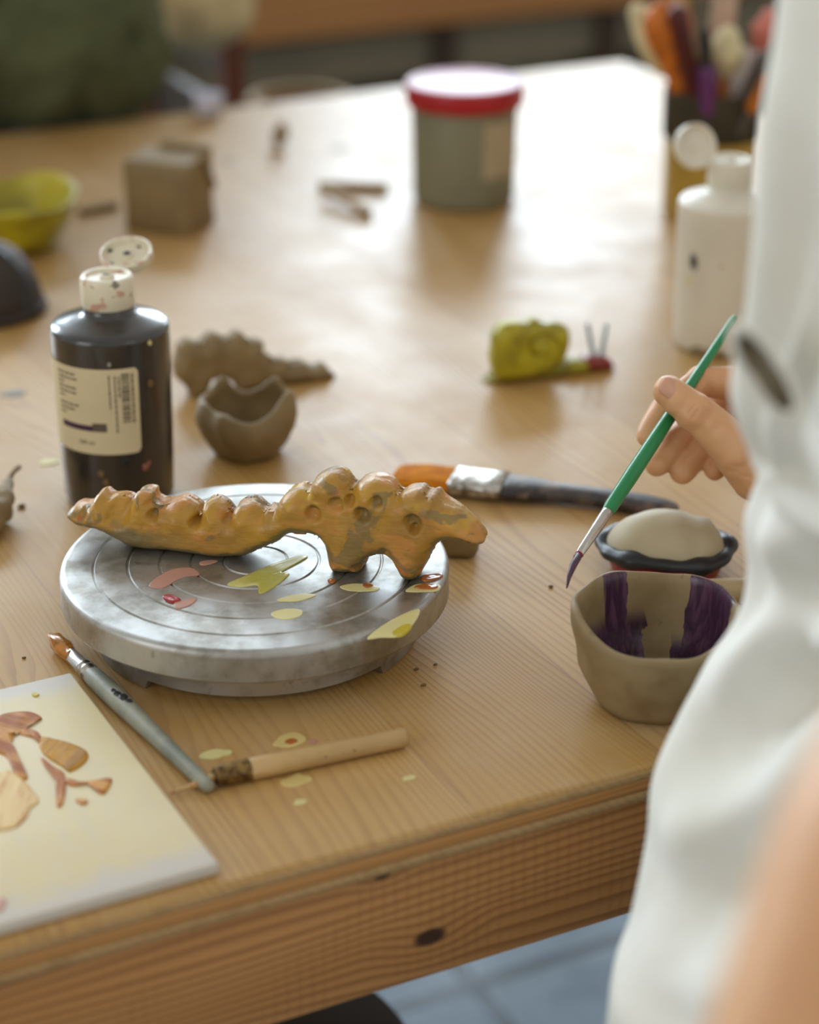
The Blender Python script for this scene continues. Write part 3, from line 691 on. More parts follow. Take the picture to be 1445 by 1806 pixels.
for name, label, px, dj, off, segs in tools:
    lat = -(px[0]-1262)/F*dj*.2; fh = Vector((FW.x, FW.y, 0)).normalized(); off = RT*lat+fh*max(-.018, min(.018, (dj-2.035)*.35))
    r0, b, tip = stick(name, label, 'tool' if 'brush' not in name else 'brush', px, dj, .003, None, off)
    for part, k0, k1, ra, rb_, mm in segs:
        p, q2 = along(b, tip, k0), along(b, tip, k1); n_ = 7
        flat = .55 if part in ('blade', 'spoon_end') else .75 if part in ('bristles', 'sponge_head') and 'bristle' in name else 1.0
        if part in ('sponge_head', 'spoon_end'):
            rad = [ra*(.45+.55*math.sin(math.pi*(.12+.76*k/(n_-1)))) for k in range(n_)]
        else: rad = [ra+(rb_-ra)*k/(n_-1) for k in range(n_)]
        bm = MB(); tube(bm, [p.lerp(q2, k/(n_-1)) for k in range(n_)], rad, 20, flat=flat, side=FW if flat < 1 else None, round_ends=True)
        if part in ('sponge_head', 'bristles'): rough_bm(bm, 160, .0025)
        obj(part, bm, pal[mm], r0)

# ------------------------------------------------------------------ flat brush on the table
A_, B_ = T(697, 853), T(1196, 910); ax = (B_-A_).normalized(); sd = Vector((-ax.y, ax.x, 0)); Lb = (B_-A_).length
fb = thing('flat_brush', 'wide flat paint brush with orange bristles and dark worn handle', 'brush', (A_+B_)/2)
def strip(bm, st, seg=24, sq=3.0):
    """superellipse sections: (distance along, half width, half thickness, height of the centre)"""
    rings = []
    for s, hw, ht, zc_ in st:
        ring = []
        for k in range(seg):
            a = 2*math.pi*k/seg; cx, sx = math.cos(a), math.sin(a)
            x = math.copysign(abs(cx)**(2/sq), cx)*hw; z_ = math.copysign(abs(sx)**(2/sq), sx)*ht
            ring.append(bm.verts.new(A_+ax*s+sd*x+Vector((0, 0, zc_+z_))))
        rings.append(ring)
    for P, Q in zip(rings, rings[1:]):
        for k in range(seg): bm.faces.new((P[k], P[(k+1) % seg], Q[(k+1) % seg], Q[k]))
    bm.faces.new(rings[0][::-1]); bm.faces.new(rings[-1]); return bm
t = NT('orange_bristles'); st_ = t.noise(t.vscale(t.obj, 1, 1, 1), 60, 2)
rot_ = t.n('ShaderNodeMapping'); t.L(t.obj, rot_.inputs[0]); rot_.inputs['Rotation'].default_value = (0, 0, -math.atan2(ax.y, ax.x)); rot_.inputs['Scale'].default_value = (1, 1, 1)
sv = t.vscale(rot_.outputs[0], .06, 1, 1); hair = t.noise(sv, 900, 2)
cc = t.mix(t.mapr(hair, .35, .65), lin((228, 146, 36)), lin((176, 98, 16))); t.bump(hair, .4, .002)
M['bristle'] = t.out(cc, .8, spec=.15)
bm = MB(); bl = .042
strip(bm, [(0, .013, .0035, .0060), (.004, .016, .0048, .0064), (.02, .0175, .0062, .0072), (bl, .0168, .0058, .0075), (bl+.003, .0165, .0055, .0075)], 40, 2.6)
for v in bm.verts:
    if (v.co-A_).dot(ax) < .006: v.co += ax*.004*noise.noise(v.co*400)
obj('bristles', bm, M['bristle'], fb)
bm = MB(); f0, f1 = bl, bl+.037
strip(bm, [(f0, .0172, .0062, .0078), (f0+.0025, .0178, .0067, .0078), (f0+.004, .0172, .0062, .0078), (f0+.009, .0172, .0062, .0078), (f0+.010, .0176, .0066, .0078), (f0+.0118, .0172, .0062, .0078), (f0+.024, .0172, .0062, .0078), (f0+.0255, .0177, .0067, .0078), (f0+.028, .0172, .0062, .0078), (f1, .0172, .0062, .0078)], 40, 3.2)
M['ferrule_flat'] = plain('spattered_steel', (206, 204, 198), .3, .9, vs=140, c2=(120, 108, 92))
obj('ferrule', bm, M['ferrule_flat'], fb)
t = NT('worn_dark_handle'); f = t.mapr(t.noise(t.vscale(t.obj, 1, 2, 1), 45, 5, .65), .45, .62)
cc = t.mix(f, lin((52, 44, 44)), lin((128, 108, 88))); cc = t.mix(t.mapr(t.noise(t.obj, 22, 3), .5, .65, 0, .7), cc, lin((44, 46, 58)))
M['handle_dark'] = t.out(cc, .45)
bm = MB(); g = Lb-f1
strip(bm, [(f1-.003, .0160, .0055, .0076), (f1+.004, .0165, .006, .0076), (f1+g*.12, .0155, .006, .0076), (f1+g*.24, .0118, .0058, .0074), (f1+g*.36, .0092, .0058, .0072), (f1+g*.5, .0088, .0058, .0070), (f1+g*.65, .0102, .0056, .0066), (f1+g*.8, .0108, .0052, .0058), (f1+g*.92, .0090, .0048, .0050), (f1+g*.98, .0062, .0040, .0044), (f1+g, .004, .003, .004)], 32, 2.5)
obj('handle', bm, M['handle_dark'], fb)

# ------------------------------------------------------------------ round brushes near the tile
def brush_line(px, hs):
    return [T(x, y, h) for (x, y), h in zip(px, hs)]
M['handle_grey'] = plain('grey_painted_handle', (150, 150, 132), .5, vs=50, c2=(120, 124, 112))
M['wet_ochre'] = plain('wet_ochre_bristles', (190, 124, 44), .2, var=.25, vs=180)
gb = thing('round_brush', 'grey handled round brush with ochre tip lying beside the tile', 'brush', T(230, 1250))
a0, a1 = T(92, 1124, .006), T(366, 1386, .0042)
def on(k, dz=0.): p = a0.lerp(a1, k); return Vector((p.x, p.y, TZ+.0062-.0020*k+dz))
bm = MB(); tube(bm, [on(k) for k in (0, .03, .07, .11, .14)], [.0022, .0046, .0056, .0048, .0042], 24, round_ends=True); rough_bm(bm, 260, .0022, 3)
for v in bm.verts: v.co.z = max(v.co.z, TZ+.0004)
obj('bristles', bm, M['wet_ochre'], gb)
bm = MB(); tube(bm, [on(k) for k in (.10, .115, .225, .228, .238, .241, .25, .253, .262, .265, .285)], [.0036, .0041, .0050, .0056, .0056, .0051, .0051, .0057, .0057, .0052, .0054], 28)
o = obj('ferrule', bm, M['steel'], gb); autosmooth(o, 60)
bm = MB(); tube(bm, [on(k) for k in (.275, .29, .35, .45, .55, .7, .85, .97, 1.0)], [.0050, .0057, .0062, .0062, .0058, .0050, .0044, .0042, .0036], 28, round_ends=True)
hd = obj('handle', bm, M['handle_grey'], gb)
bm = MB()
for k, r, s in ((.47, .0022, -.002), (.495, .0026, 0.), (.52, .002, .001), (.45, .0014, -.003)):
    p = on(k, .0058)+RT*s*.6; ball(bm, p, r, 1, 1.3, .35)
obj('paint_fleck', rough_bm(bm, 500, .0006), M['dark_paint'], hd)
M['bamboo'] = plain('bare_wood_handle', (200, 166, 112), .5, var=.08, vs=40)
M['brass'] = plain('worn_brass_ferrule', (150, 124, 74), .35, .8, vs=200, c2=(70, 44, 34))
bb = thing('round_brush', 'bare wood brush with brass ferrule pointing at the tile', 'brush', T(520, 1350))
c0, c1 = T(302, 1398, .002), T(716, 1302, .0054)
def on2(k): p = c0.lerp(c1, k); return Vector((p.x, p.y, TZ+.0016+.0046*min(k/.2, 1)))
bm = MB(); tube(bm, [on2(k) for k in (0, .06, .12, .2)], [.0005, .0012, .002, .0026], 16, round_ends=True); obj('bristles', bm, plain('red_stained_bristles', (160, 66, 38), .4, vs=150, c2=(190, 160, 100)), bb)
bm = MB(); tube(bm, [on2(k) for k in (.175, .185, .22, .225, .31, .318, .325)], [.0042, .0052, .0056, .0058, .0060, .0063, .0058], 28); o = obj('ferrule', bm, M['brass'], bb); autosmooth(o, 50)
bm = MB(); tube(bm, [on2(k) for k in (.315, .33, .5, .75, .985, 1.0)], [.0058, .0061, .0060, .0056, .0053, .0047], 28, round_ends=False); h2 = obj('handle', bm, M['bamboo'], bb)
bm = MB()
for k in np.linspace(.60, .80, 9):
    p = on2(k)-FW*.0048+Vector((0, 0, -.0008))-Vector((0, 0, 0)); ball(bm, p, .0011*(1+.5*math.sin(k*90)), 2.2, 1, .8)
obj('paint_fleck', bm, M['dark_paint'], h2)

# ------------------------------------------------------------------ glazed tile
th = .0072; p1 = T(125, 1185, th); p2 = T(387, 1522, th); u1 = (p2-p1).normalized(); Lt = (p2-p1).length; v1 = Vector((u1.y, -u1.x, 0))
if v1.x > 0: v1 = -v1
t = NT('cream_glaze'); X, Y, Z = t.xyz(t.obj)
nn_ = t.noise(t.vscale(t.obj, 1, .5, 1), 26, 4, .6, .8)
mx = t.math('MAXIMUM', t.math('ABSOLUTE', t.math('MULTIPLY', t.math('ADD', X, -.02), .8)), t.math('ABSOLUTE', t.math('ADD', Y, .0)))
wash = t.mapr(t.math('ADD', mx, t.math('MULTIPLY', t.math('SUBTRACT', nn_, .5), .05)), .105, .085)
cc = t.mix(t.math('MULTIPLY', wash, t.mapr(t.noise(t.vscale(t.obj, 3, .6, 1), 40, 3), .2, .7, .65, 1)), lin((212, 206, 196)), lin((224, 209, 166)))
cc = t.mix(t.math('MULTIPLY', wash, t.mapr(t.noise(t.obj, 16, 3), .5, .7, 0, .6)), cc, lin((228, 216, 178)))
M['tile'] = t.out(cc, .45, 0, 0, spec=.35)
tc0 = (p1+p2)/2+v1*Lt/2; tl = thing('glazed_tile', 'square white tile used as palette with ochre paint swirl', 'tile', (tc0.x, tc0.y, TZ))
bm = MB(); box(bm, -Lt/2, Lt/2, -Lt/2, Lt/2, .0003, th, .0016, 3)
bmesh.ops.transform(bm, matrix=Matrix.Translation((tc0.x, tc0.y, TZ)) @ Matrix.Rotation(math.atan2(u1.y, u1.x)+math.pi/2, 4, 'Z'), verts=bm.verts)
o = obj('tile_body', bm, M['tile'], tl); autosmooth(o, 50)
def z3(P): return [(x/3.44, 1150+y/3.44) for x, y in P]
def streaky(name, ca, cb, ang, f0=.42, f1=.62):
    t = NT(name); rm = t.n('ShaderNodeMapping'); t.L(t.obj, rm.inputs[0]); rm.inputs['Rotation'].default_value = (0, 0, ang)
    v = t.vscale(rm.outputs[0], .12, 1, 1); st = t.noise(v, 150, 4, .6, .3)
    t.bump(st, .35, .0012)
    return t.out(t.mix(t.mapr(st, f0, f1), lin(ca), lin(cb)), .45, spec=.2)
M['ochre_wet'] = streaky('wet_ochre_paint', (158, 88, 22), (206, 148, 72), .9)
M['ochre_light'] = streaky('thin_ochre_paint', (226, 196, 140), (182, 112, 38), 2.0, .45, .7)
M['ochre_yellow'] = streaky('yellow_ochre_paint', (192, 138, 26), (160, 112, 26), 2.4)
M['ochre_rose'] = streaky('rose_ochre_paint', (164, 94, 40), (204, 146, 84), 1.7)
for P, m in [([(-160,420),(-60,430),(0,385),(90,365),(190,366),(258,405),(190,425),(120,470),(70,560),(110,680),(170,760),(140,780),(90,740),(40,640),(-60,600),(-160,560)], 'ochre_wet'),
             ([(-160,800),(-60,760),(40,720),(120,760),(190,830),(238,905),(190,950),(160,1010),(90,1070),(0,1088),(-60,1080),(-160,1000)], 'ochre_light'),
             ([(240,520),(330,530),(440,560),(530,610),(520,670),(430,730),(380,700),(300,650),(250,600)], 'ochre_yellow'),
             ([(250,640),(330,700),(390,740),(400,830),(380,930),(345,940),(350,850),(330,760),(270,690)], 'ochre_rose'),
             ([(400,770),(470,790),(560,785),(680,770),(640,860),(590,850),(560,800),(450,815),(400,800)], 'ochre_wet'),
             ([(100,490),(170,470),(240,500),(250,560),(215,525),(140,505)], 'ochre_rose'),
             ([(460,895),(530,900),(520,925),(480,920)], 'ochre_wet'), ([(190,258),(215,250),(238,262),(212,272)], 'dab_yellow'), ([(-30,1500),(30,1500),(20,1560),(-30,1580)], 'dab_pink')]:
    obj('paint_smear', smear(z3(P), th, .0009), M[m], tl)

# ------------------------------------------------------------------ hand-built clay pots
def pot(name, label, cat, c, prof_out, wall, rimfn, mat, seg=96, radfn=None, rough=(60, .0012), mesh_only=False, base=None):
    """thick-walled pot: outer profile up, rim, inner profile down; rimfn(angle) lifts the rim, radfn squeezes it"""
    bm = MB(); top_ = prof_out[-1][1]
    inner = [(max(r-wall, .002), max(z, wall)) for r, z in prof_out[::-1]]
    P = [(.001, 0)]+list(prof_out)+[(prof_out[-1][0]-wall*.35, top_+wall*.35), (prof_out[-1][0]-wall*.7, top_+wall*.3)]+inner+[(.001, wall)]
    dense = [P[0]]
    for p, q_ in zip(P, P[1:]):
        k = max(1, int(math.hypot(q_[0]-p[0], q_[1]-p[1])/.004)); dense += [(p[0]+(q_[0]-p[0])*i/k, p[1]+(q_[1]-p[1])*i/k) for i in range(1, k+1)]
    def fn(r, z, a):
        k = max(z/top_, 0); return r*(1+(radfn(a)*k if radfn else 0)), z+rimfn(a)*k**1.5*top_
    lathe(bm, dense, (c.x, c.y, TZ), seg, True, fn=fn)
    rough_bm(bm, rough[0], rough[1], len(name))
    for v in bm.verts: v.co.z = max(v.co.z, TZ+.0002)
    return tag(obj(name, bm, mat, None, True, (c.x, c.y, TZ)), label, cat)
view = lambda c: math.atan2(-c.y, -c.x)                          # angle of the side that faces the camera
pc = T(438, 797); v0 = view(pc)
def G(a, c_, w_): d_ = (a-c_+math.pi) % (2*math.pi)-math.pi; return math.exp(-(d_/w_)**2)
def rimp(a):
    return -.09*G(a, v0+.05, .55)+.16*G(a, v0+1.0, .45)*.4+.22*G(a, v0-1.05+2*math.pi, .4)*0+.22*G(a, v0+math.pi+.55, .22)+.20*G(a, v0+math.pi-.75, .25)-.1*G(a, v0+math.pi, .3)+.18*G(a, v0+1.25, .3)+.05*G(a, v0-1.2, .3)
pot('pinch_pot', 'small thick-walled brown pinch pot with notched rim', 'pot', pc, [(.016, 0), (.0235, .0015), (.0285, .008), (.0335, .019), (.0362, .029), (.0345, .0385)], .0062, rimp, M['clay'], 110, lambda a: .06*math.sin(3*a+1)+.07*G(a, v0+1.3, .3), (60, .0028))
# purple-painted bowl
wcn = T(1150, 1233); v0b = view(wcn)
t = NT('purple_striped_bowl'); X, Y, Z = t.xyz(t.obj)
ang = t.math('ARCTAN2', Y, X); nz1 = t.noise(t.vscale(t.obj, 1, 1, .35), 75, 3, .6, .5)
def sector(lo, hi, z0, amp=.28):
    a2 = t.math('ADD', ang, t.math('MULTIPLY', t.math('SUBTRACT', nz1, .5), amp))
    return t.math('MULTIPLY', t.mapr(a2, lo, lo+.02), t.mapr(a2, hi, hi-.02))
radial = t.math('SQRT', t.math('ADD', t.math('MULTIPLY', X, X), t.math('MULTIPLY', Y, Y)))
far = math.atan2(wcn.y, wcn.x)                                   # the inner wall opposite the camera
inside = t.n('ShaderNodeAttribute', attribute_name='inside'); ins = inside.outputs['Fac']
s1 = sector(far+.42, far+.78, 0); s2 = sector(far-1.25, far-.42, 0)
lowl = t.math('MULTIPLY', sector(far+.18, far+1.35, 0, .5), t.mapr(Z, .040, .026))
lowr = t.math('MULTIPLY', sector(far-1.6, far-.25, 0, .3), t.mapr(Z, .026, .016))
pm = t.math('MAXIMUM', t.math('MAXIMUM', s1, s2), t.math('MAXIMUM', lowl, lowr))
floor_ = t.mapr(t.math('ADD', Z, t.math('MULTIPLY', nz1, .008)), .013, .009)
pm = t.math('MULTIPLY', t.math('MAXIMUM', pm, floor_), ins)
st2 = t.noise(t.vscale(t.obj, 1, 1, .1), 240, 3)
base_c = t.mix(t.mapr(t.noise(t.obj, 30, 4), .35, .7), lin((148, 128, 92)), lin((128, 106, 70)))
base_c = t.mix(t.mapr(t.noise(t.vscale(t.obj, 1, 1, 1, 5), 120, 3), .66, .72, 0, .5), base_c, lin((110, 88, 58)))
pur = t.mix(t.mapr(st2, .4, .7), lin((54, 28, 58)), lin((92, 62, 82)))
t.bump(t.noise(t.obj, 140, 4), .18, .0012)
M['purple_bowl'] = t.out(t.mix(t.math('MULTIPLY', pm, t.mapr(st2, .2, .5, .75, 1)), base_c, pur), t.mapr(pm, 0, 1, .6, .3, False))
def rimb(a): return -.15*G(a, v0b+.1, .8)-.05*G(a, v0b+.9, .3)+.05*G(a, v0b-1.5, .5)+.02*math.sin(5*a)
bw = pot('clay_bowl', 'unfired clay bowl with purple brush strokes inside, below the hand', 'bowl', wcn, [(.025, 0), (.031, .0015), (.036, .008), (.0425, .024), (.0465, .042), (.0485, .0575)], .0038, rimb, M['purple_bowl'], 160, lambda a: .015*math.sin(2*a+.4), (45, .0022))
att = bw.data.attributes.new('inside', 'FLOAT', 'POINT')
bw.data.update()
bmx = bmesh.new(); bmx.from_mesh(bw.data); bmx.normal_update()
vals = []
for v in bmx.verts:
    rad = Vector((v.co.x, v.co.y, 0)); vals.append(1.0 if (v.normal.dot(rad) < -.0 and rad.length > .004) or (rad.length <= .04 and v.normal.z > .5) else 0.0)
bmx.free(); att.data.foreach_set('value', vals)
# yellow bowl at the left
yc = T(22, 434)
M['yellow_glaze'] = plain('yellow_olive_glaze', (186, 172, 28), .4, vs=18, c2=(142, 132, 30), bump=.15, bs=60)
pot('clay_bowl', 'yellow glazed bowl at the left edge of the picture', 'bowl', yc, [(.032, 0), (.042, .003), (.050, .014), (.057, .03), (.0645, .045), (.066, .0485)], .007, lambda a: .06*math.sin(2*a+1)+.04*math.sin(3*a), M['yellow_glaze'], 96, lambda a: .03*math.sin(3*a), (40, .003))
# dark upturned bowl at the left edge
M['dark_glaze'] = plain('dark_brown_glaze', (56, 44, 36), .62, var=.2, vs=30)
M['dark_band'] = plain('black_band', (20, 18, 18), .35)
M['dark_red'] = plain('dull_red_glaze', (120, 70, 62), .4)
kc = T(-30, 548); kq = Vector((kc.x, kc.y, TZ))
kd_ = thing('upturned_bowl', 'dark brown upturned bowl with black band at left edge', 'bowl', kq)
obj('bowl_body', rough_bm(lathe(MB(), [(.048, .004), (.0515, .0045), (.052, .009), (.0495, .022), (.043, .038), (.033, .050), (.02, .057), (.004, .0595)], kq, 72), 50, .0015), M['dark_glaze'], kd_)
obj('rim_band', rough_bm(lathe(MB(), [(.050, .0003), (.054, .0005), (.0555, .0035), (.0545, .0085), (.0515, .009)], kq, 72), 50, .001), M['dark_glaze'], kd_)
va = view(kq); bm = MB(); pts = []
for k in range(14):
    f_ = k/13; r_ = [.0535, .0515, .046, .037, .024][min(int(f_*4), 4)]
    z_ = .006+f_*.050; r_ = .0525*math.sqrt(max(1-(z_/.0605)**2, .01))+.0006; a_ = va+.80+.12*math.sin(f_*3)
    pts.append(kq+Vector((r_*math.cos(a_), r_*math.sin(a_), z_)))
tube(bm, pts, .0062, 14, flat=.35, side=Vector((math.cos(va+.8), math.sin(va+.8), .5)), round_ends=True); obj('dark_stripe', bm, M['dark_band'], kd_)
bm = MB(); pts = []
for k in range(12):
    f_ = k/11; z_ = .030+f_*.028; r_ = .0525*math.sqrt(max(1-(z_/.0605)**2, .01))+.001; a_ = va+2.0
    pts.append(kq+Vector((r_*math.cos(a_), r_*math.sin(a_), z_)))
tube(bm, pts, .006, 14, flat=.4, side=Vector((math.cos(va+2), math.sin(va+2), .6)), round_ends=True); obj('red_stripe', bm, M['dark_red'], kd_)
# mound-shaped lid with black rim on a red saucer
mc = T(1173, 1000); mq = Vector((mc.x, mc.y, TZ)); dir_m = math.atan2(RT.y, RT.x)-.12
ml = thing('clay_shell', 'pale clay mound edged with black rope rim on red base', 'clay model', mq)
obj('red_base', rough_bm(lathe(MB(), [(.02, .0003), (.034, .0005), (.036, .004), (.0365, .011), (.03, .013)], mq, 64), 60, .001), plain('red_clay_paint', (150, 44, 40), .45), ml)
M['mound'] = plain('pale_smooth_clay', (186, 172, 140), .55, var=.05, vs=30, bump=.1, bs=140)
bm = lathe(MB(), [(.02, .0125), (.0385, .0135), (.0372, .0180), (.034, .0235), (.028, .0300), (.020, .0350), (.011, .0378), (.001, .0388)], mq, 72, ax=1.0, ay=.74, rot=dir_m)
for v in bm.verts:                                                # soft fold along the right shoulder
    d_ = v.co-mq; s_ = d_.x*math.cos(dir_m)+d_.y*math.sin(dir_m); v.co.z += .0030*math.exp(-((s_-.027)/.006)**2)*(d_.z > .015) - .0022*math.exp(-((s_-.018)/.005)**2)*(d_.z > .02)
obj('dome', rough_bm(bm, 45, .0016), M['mound'], ml)
M['black_rope'] = plain('blue_black_glaze', (34, 37, 44), .4, var=.2, vs=60)
bm = MB(); n_ = 72; pts = []
for k in range(n_):
    a_ = 2*math.pi*k/n_; x_, y_ = .0395*math.cos(a_), .030*math.sin(a_)
    pts.append(mq+Vector((x_*math.cos(dir_m)-y_*math.sin(dir_m), x_*math.sin(dir_m)+y_*math.cos(dir_m), .0148+.0012*math.sin(3*a_+1))))
rings = []
for k, p in enumerate(pts):
    d_ = (pts[(k+1) % n_]-pts[k-1]).normalized(); o_ = d_.cross(Vector((0, 0, 1))).normalized(); r_ = .0046*(1+.22*math.sin(5*2*math.pi*k/n_)+.12*math.sin(11*2*math.pi*k/n_))
    rings.append([bm.verts.new(p+o_*r_*1.25*math.cos(2*math.pi*j/16)+Vector((0, 0, r_*math.sin(2*math.pi*j/16)))) for j in range(16)])
for k in range(n_):
    P, Q = rings[k], rings[(k+1) % n_]
    for j in range(16): bm.faces.new((P[j], P[(j+1) % 16], Q[(j+1) % 16], Q[j]))
obj('rope_rim', bm, M['black_rope'], ml)
# small pale clay roll behind the bowl
sp = T(1282, 1062); bm = MB(); dr = Vector((RT.x, RT.y, 0)); p = Vector((sp.x, sp.y, TZ+.008))
tube(bm, [p-dr*.012, p, p+dr*.03], [.0075, .008, .008], 20, round_ends=True)
tag(obj('clay_roll', rough_bm(bm, 80, .001), M['clay_pale'], None, True, (p.x, p.y, TZ)), 'short pale clay roll between purple bowl and red based mound', 'clay roll')
# clay lump behind the wheel, under the dinosaur's snout
lp = T(812, 985); bm = MB(); box(bm, lp.x-.014, lp.x+.012, lp.y-.004, lp.y+.022, TZ+.0003, TZ+.026, .007, 4)
bmesh.ops.rotate(bm, cent=lp, matrix=Matrix.Rotation(-YAW, 3, 'Z'), verts=bm.verts)
tag(obj('clay_lump', rough_bm(bm, 70, .001), M['clay'], None, True, (lp.x, lp.y, TZ)), 'rounded brown clay lump behind the wheel under the dinosaur snout', 'clay lump')
# clay cube
q0, q1 = T(222, 405), T(334, 418); uu = (q1-q0).normalized(); vv = Vector((-uu.y, uu.x, 0)); s_ = (q1-q0).length
bm = MB(); hh = .069
box(bm, 0, s_, 0, s_*.85, .0003, hh, .0025, 3)
bmesh.ops.subdivide_edges(bm, edges=bm.edges[:], cuts=3, use_grid_fill=True)
rough_bm(bm, 50, .003)
Mx = Matrix((uu, vv, Vector((0, 0, 1)))).transposed().to_4x4(); Mx.translation = Vector((q0.x, q0.y, TZ))
bmesh.ops.transform(bm, matrix=Mx, verts=bm.verts)
for v in bm.verts: v.co.z = max(v.co.z, TZ+.0002)
cu = thing('clay_block', 'brown clay block with rough crumbs along its top edge', 'clay block', q0)
obj('block', bm, M['clay'], cu)
bm = MB(); rnd = random.Random(5)
for k in range(9):
    p = Mx @ Vector((s_*(.25+.72*k/8), s_*(.78+.06*rnd.random()), hh+.002)); ball(bm, p, .0035+.002*rnd.random(), 1.2, 1, 1.1, sub=2)
for k in range(4):
    p = Mx @ Vector((s_+.0015, s_*(.5+.1*k), hh*(.98-.14*k))); ball(bm, p, .004, .7, 1, 1.6, sub=2)
cr = obj('rough_crest', remesh(bm, .0014, 2), M['clay'], cu)
# small lump and sticks far back
lp = T(494, 258); bm = MB(); ball(bm, lp+Vector((0, 0, .012)), .009, .9, .9, 1.45, Matrix.Rotation(.3, 3, 'Y')); ball(bm, lp+Vector((.003, 0, .02)), .006, 1, 1, 1.3)
me = remesh(bm, .0015, 4); rough_up(me, 90, .0025); c_ = coords(me); c_[:, 2] = np.maximum(c_[:, 2], TZ+.0002); setco(me, c_)
tag(obj('clay_nugget', me, M['clay'], None, True, lp), 'small upright dark clay nugget near the far table edge', 'clay lump')
M['stick'] = plain('pale_wooden_stick', (168, 132, 62), .55)
for (a_, b_, lab, h0, h1) in (((563, 326), (684, 330), 'short square wooden stick lying across left of the tub', .004, .004), ((572, 330), (651, 376), 'short square wooden stick slanting towards the camera left of the tub', .0115, .004),
                      ((140, 374), (206, 362), 'brown clay stick between yellow bowl and clay block', .004, .004)):
    pa, pb = T(*a_, h0), T(*b_, h1); d_ = pb-pa; L_ = d_.length; bm = MB(); box(bm, 0, L_, -.0045, .0045, -.0037, .0037, .0008, 1)
    X_ = d_.normalized(); Y_ = Vector((-X_.y, X_.x, 0)).normalized(); Mx = Matrix((X_, Y_, X_.cross(Y_))).transposed().to_4x4(); Mx.translation = pa
    bmesh.ops.transform(bm, matrix=Mx, verts=bm.verts)
    for v in bm.verts: v.co.z = max(v.co.z, TZ+.0002)
    o = tag(obj('wooden_stick' if 'clay stick' not in lab else 'clay_stick', bm, M['stick'] if 'wooden' in lab else M['clay'], None, False, pa), lab, 'stick')
# clay leaf at the left edge
lf = T(-6, 892); bm = MB()
tube(bm, [T(-30, 925, .012), T(-14, 900, .016), T(2, 880, .018), T(10, 862, .020), T(16, 845, .021), T(24, 832, .0235), T(33, 823, .025)], [.013, .013, .0095, .0055, .0032, .0022, .0017], 20, flat=.8, side=Vector((0, 0, 1)), round_ends=True)
ball(bm, T(-14, 905, .008), .012, 1.2, 1.2, .7)
me = remesh(bm, .0011, 4); rough_up(me, 110, .0015); c_ = coords(me); c_[:, 2] = np.maximum(c_[:, 2], TZ+.0002); setco(me, c_)
tag(obj('clay_leaf', me, M['clay'], None, True, (lf.x, lf.y, TZ)), 'grey clay piece with curled pointed stalk at left edge', 'clay model')

# ------------------------------------------------------------------ green brush held in the hand
bt, be = D(984, 1036, 1.205), D(1298, 558, 1.385)
gbr = thing('paint_brush', 'thin green handled brush with purple tip held in hand', 'brush', bt)
def on3(k): return bt.lerp(be, k)
M['green'] = plain('green_lacquer', (24, 128, 74), .32, var=.08)
obj('bristles', tube(MB(), [D(1000, 1037, 1.205), D(1004, 1018, 1.206), D(1011, 998, 1.2105), on3(.105)], [.0004, .0013, .0021, .0022], 16, round_ends=True), plain('purple_bristles', (78, 42, 68), .4, var=.2, vs=200), gbr)
o = obj('ferrule', tube(MB(), [on3(k) for k in (.095, .11, .19, .2, .21, .225, .24, .262)], [.0020, .0023, .0032, .0034, .0033, .0035, .0034, .0036], 24), M['steel'], gbr)
obj('red_trace', tube(MB(), [on3(.096), on3(.108)], [.0024, .0026], 16), M['dab_red'], gbr)
obj('handle', tube(MB(), [on3(k) for k in (.255, .27, .38, .5, .62, .75, .9, .985)], [.0037, .0042, .0047, .0045, .0040, .0033, .0027, .0023], 24, round_ends=True), M['green'], gbr)
obj('worn_end', tube(MB(), [on3(k) for k in (.955, .985, .992)], [.00262, .00245, .0021], 16, round_ends=True), plain('chipped_green_end', (96, 150, 118), .45), gbr)

# ------------------------------------------------------------------ the painter at the table's front edge
t = NT('skin'); X, Y, Z = t.xyz(t.obj)
n_ = t.noise(t.obj, 40, 4); cc = t.mix(t.mapr(n_, .35, .7), lin((213, 164, 120)), lin((205, 152, 108)))
t.bump(t.noise(t.obj, 420, 3), .12, .0006)
M['skin'] = t.out(cc, .48, 0, 0, .12)
M['linen'] = None
t = NT('off_white_linen'); cc = t.mix(t.mapr(t.noise(t.obj, 14, 3), .35, .7), lin((232, 231, 224)), lin((220, 218, 207)))
wv = t.math('ADD', t.noise(t.vscale(t.obj, 1, 1, .1), 900, 1), t.noise(t.vscale(t.obj, .1, .1, 1), 900, 1)); t.bump(wv, .15, .0006)
M['linen'] = t.out(cc, .9, spec=.2)
pe = thing('person', 'person in off-white linen apron painting the bowl with a green brush', 'person', (.70, .60, 0))
def Hd(x, y, d): return D(x, y, d)
bm = MB()
# thumb: wrist, base joint, knuckle, tip
TH = [Hd(1336, 838, 1.325), Hd(1288, 782, 1.312), Hd(1222, 722, 1.303), Hd(1180, 690, 1.302)]
limb(bm, TH, [0.0171, 0.0149, 0.0114, 0.0101]); ball(bm, Hd(1196, 703, 1.302), .0108)
ball(bm, Hd(1224, 726, 1.302), .0124); ball(bm, Hd(1296, 792, 1.312), .0145)
IX = [Hd(1352, 684, 1.352), Hd(1236, 672, 1.352), Hd(1168, 724, 1.336), Hd(1142, 768, 1.326)]
limb(bm, IX, [0.0130, 0.0103, 0.0088, 0.0073]); ball(bm, Hd(1300, 682, 1.354), .0115)
MI = [Hd(1368, 720, 1.366), Hd(1262, 724, 1.375), Hd(1190, 778, 1.348), Hd(1160, 818, 1.338)]
limb(bm, MI, [0.0130, 0.0106, 0.0095, 0.0084])
RI = [Hd(1374, 758, 1.368), Hd(1288, 756, 1.378), Hd(1232, 796, 1.352), Hd(1205, 832, 1.342)]
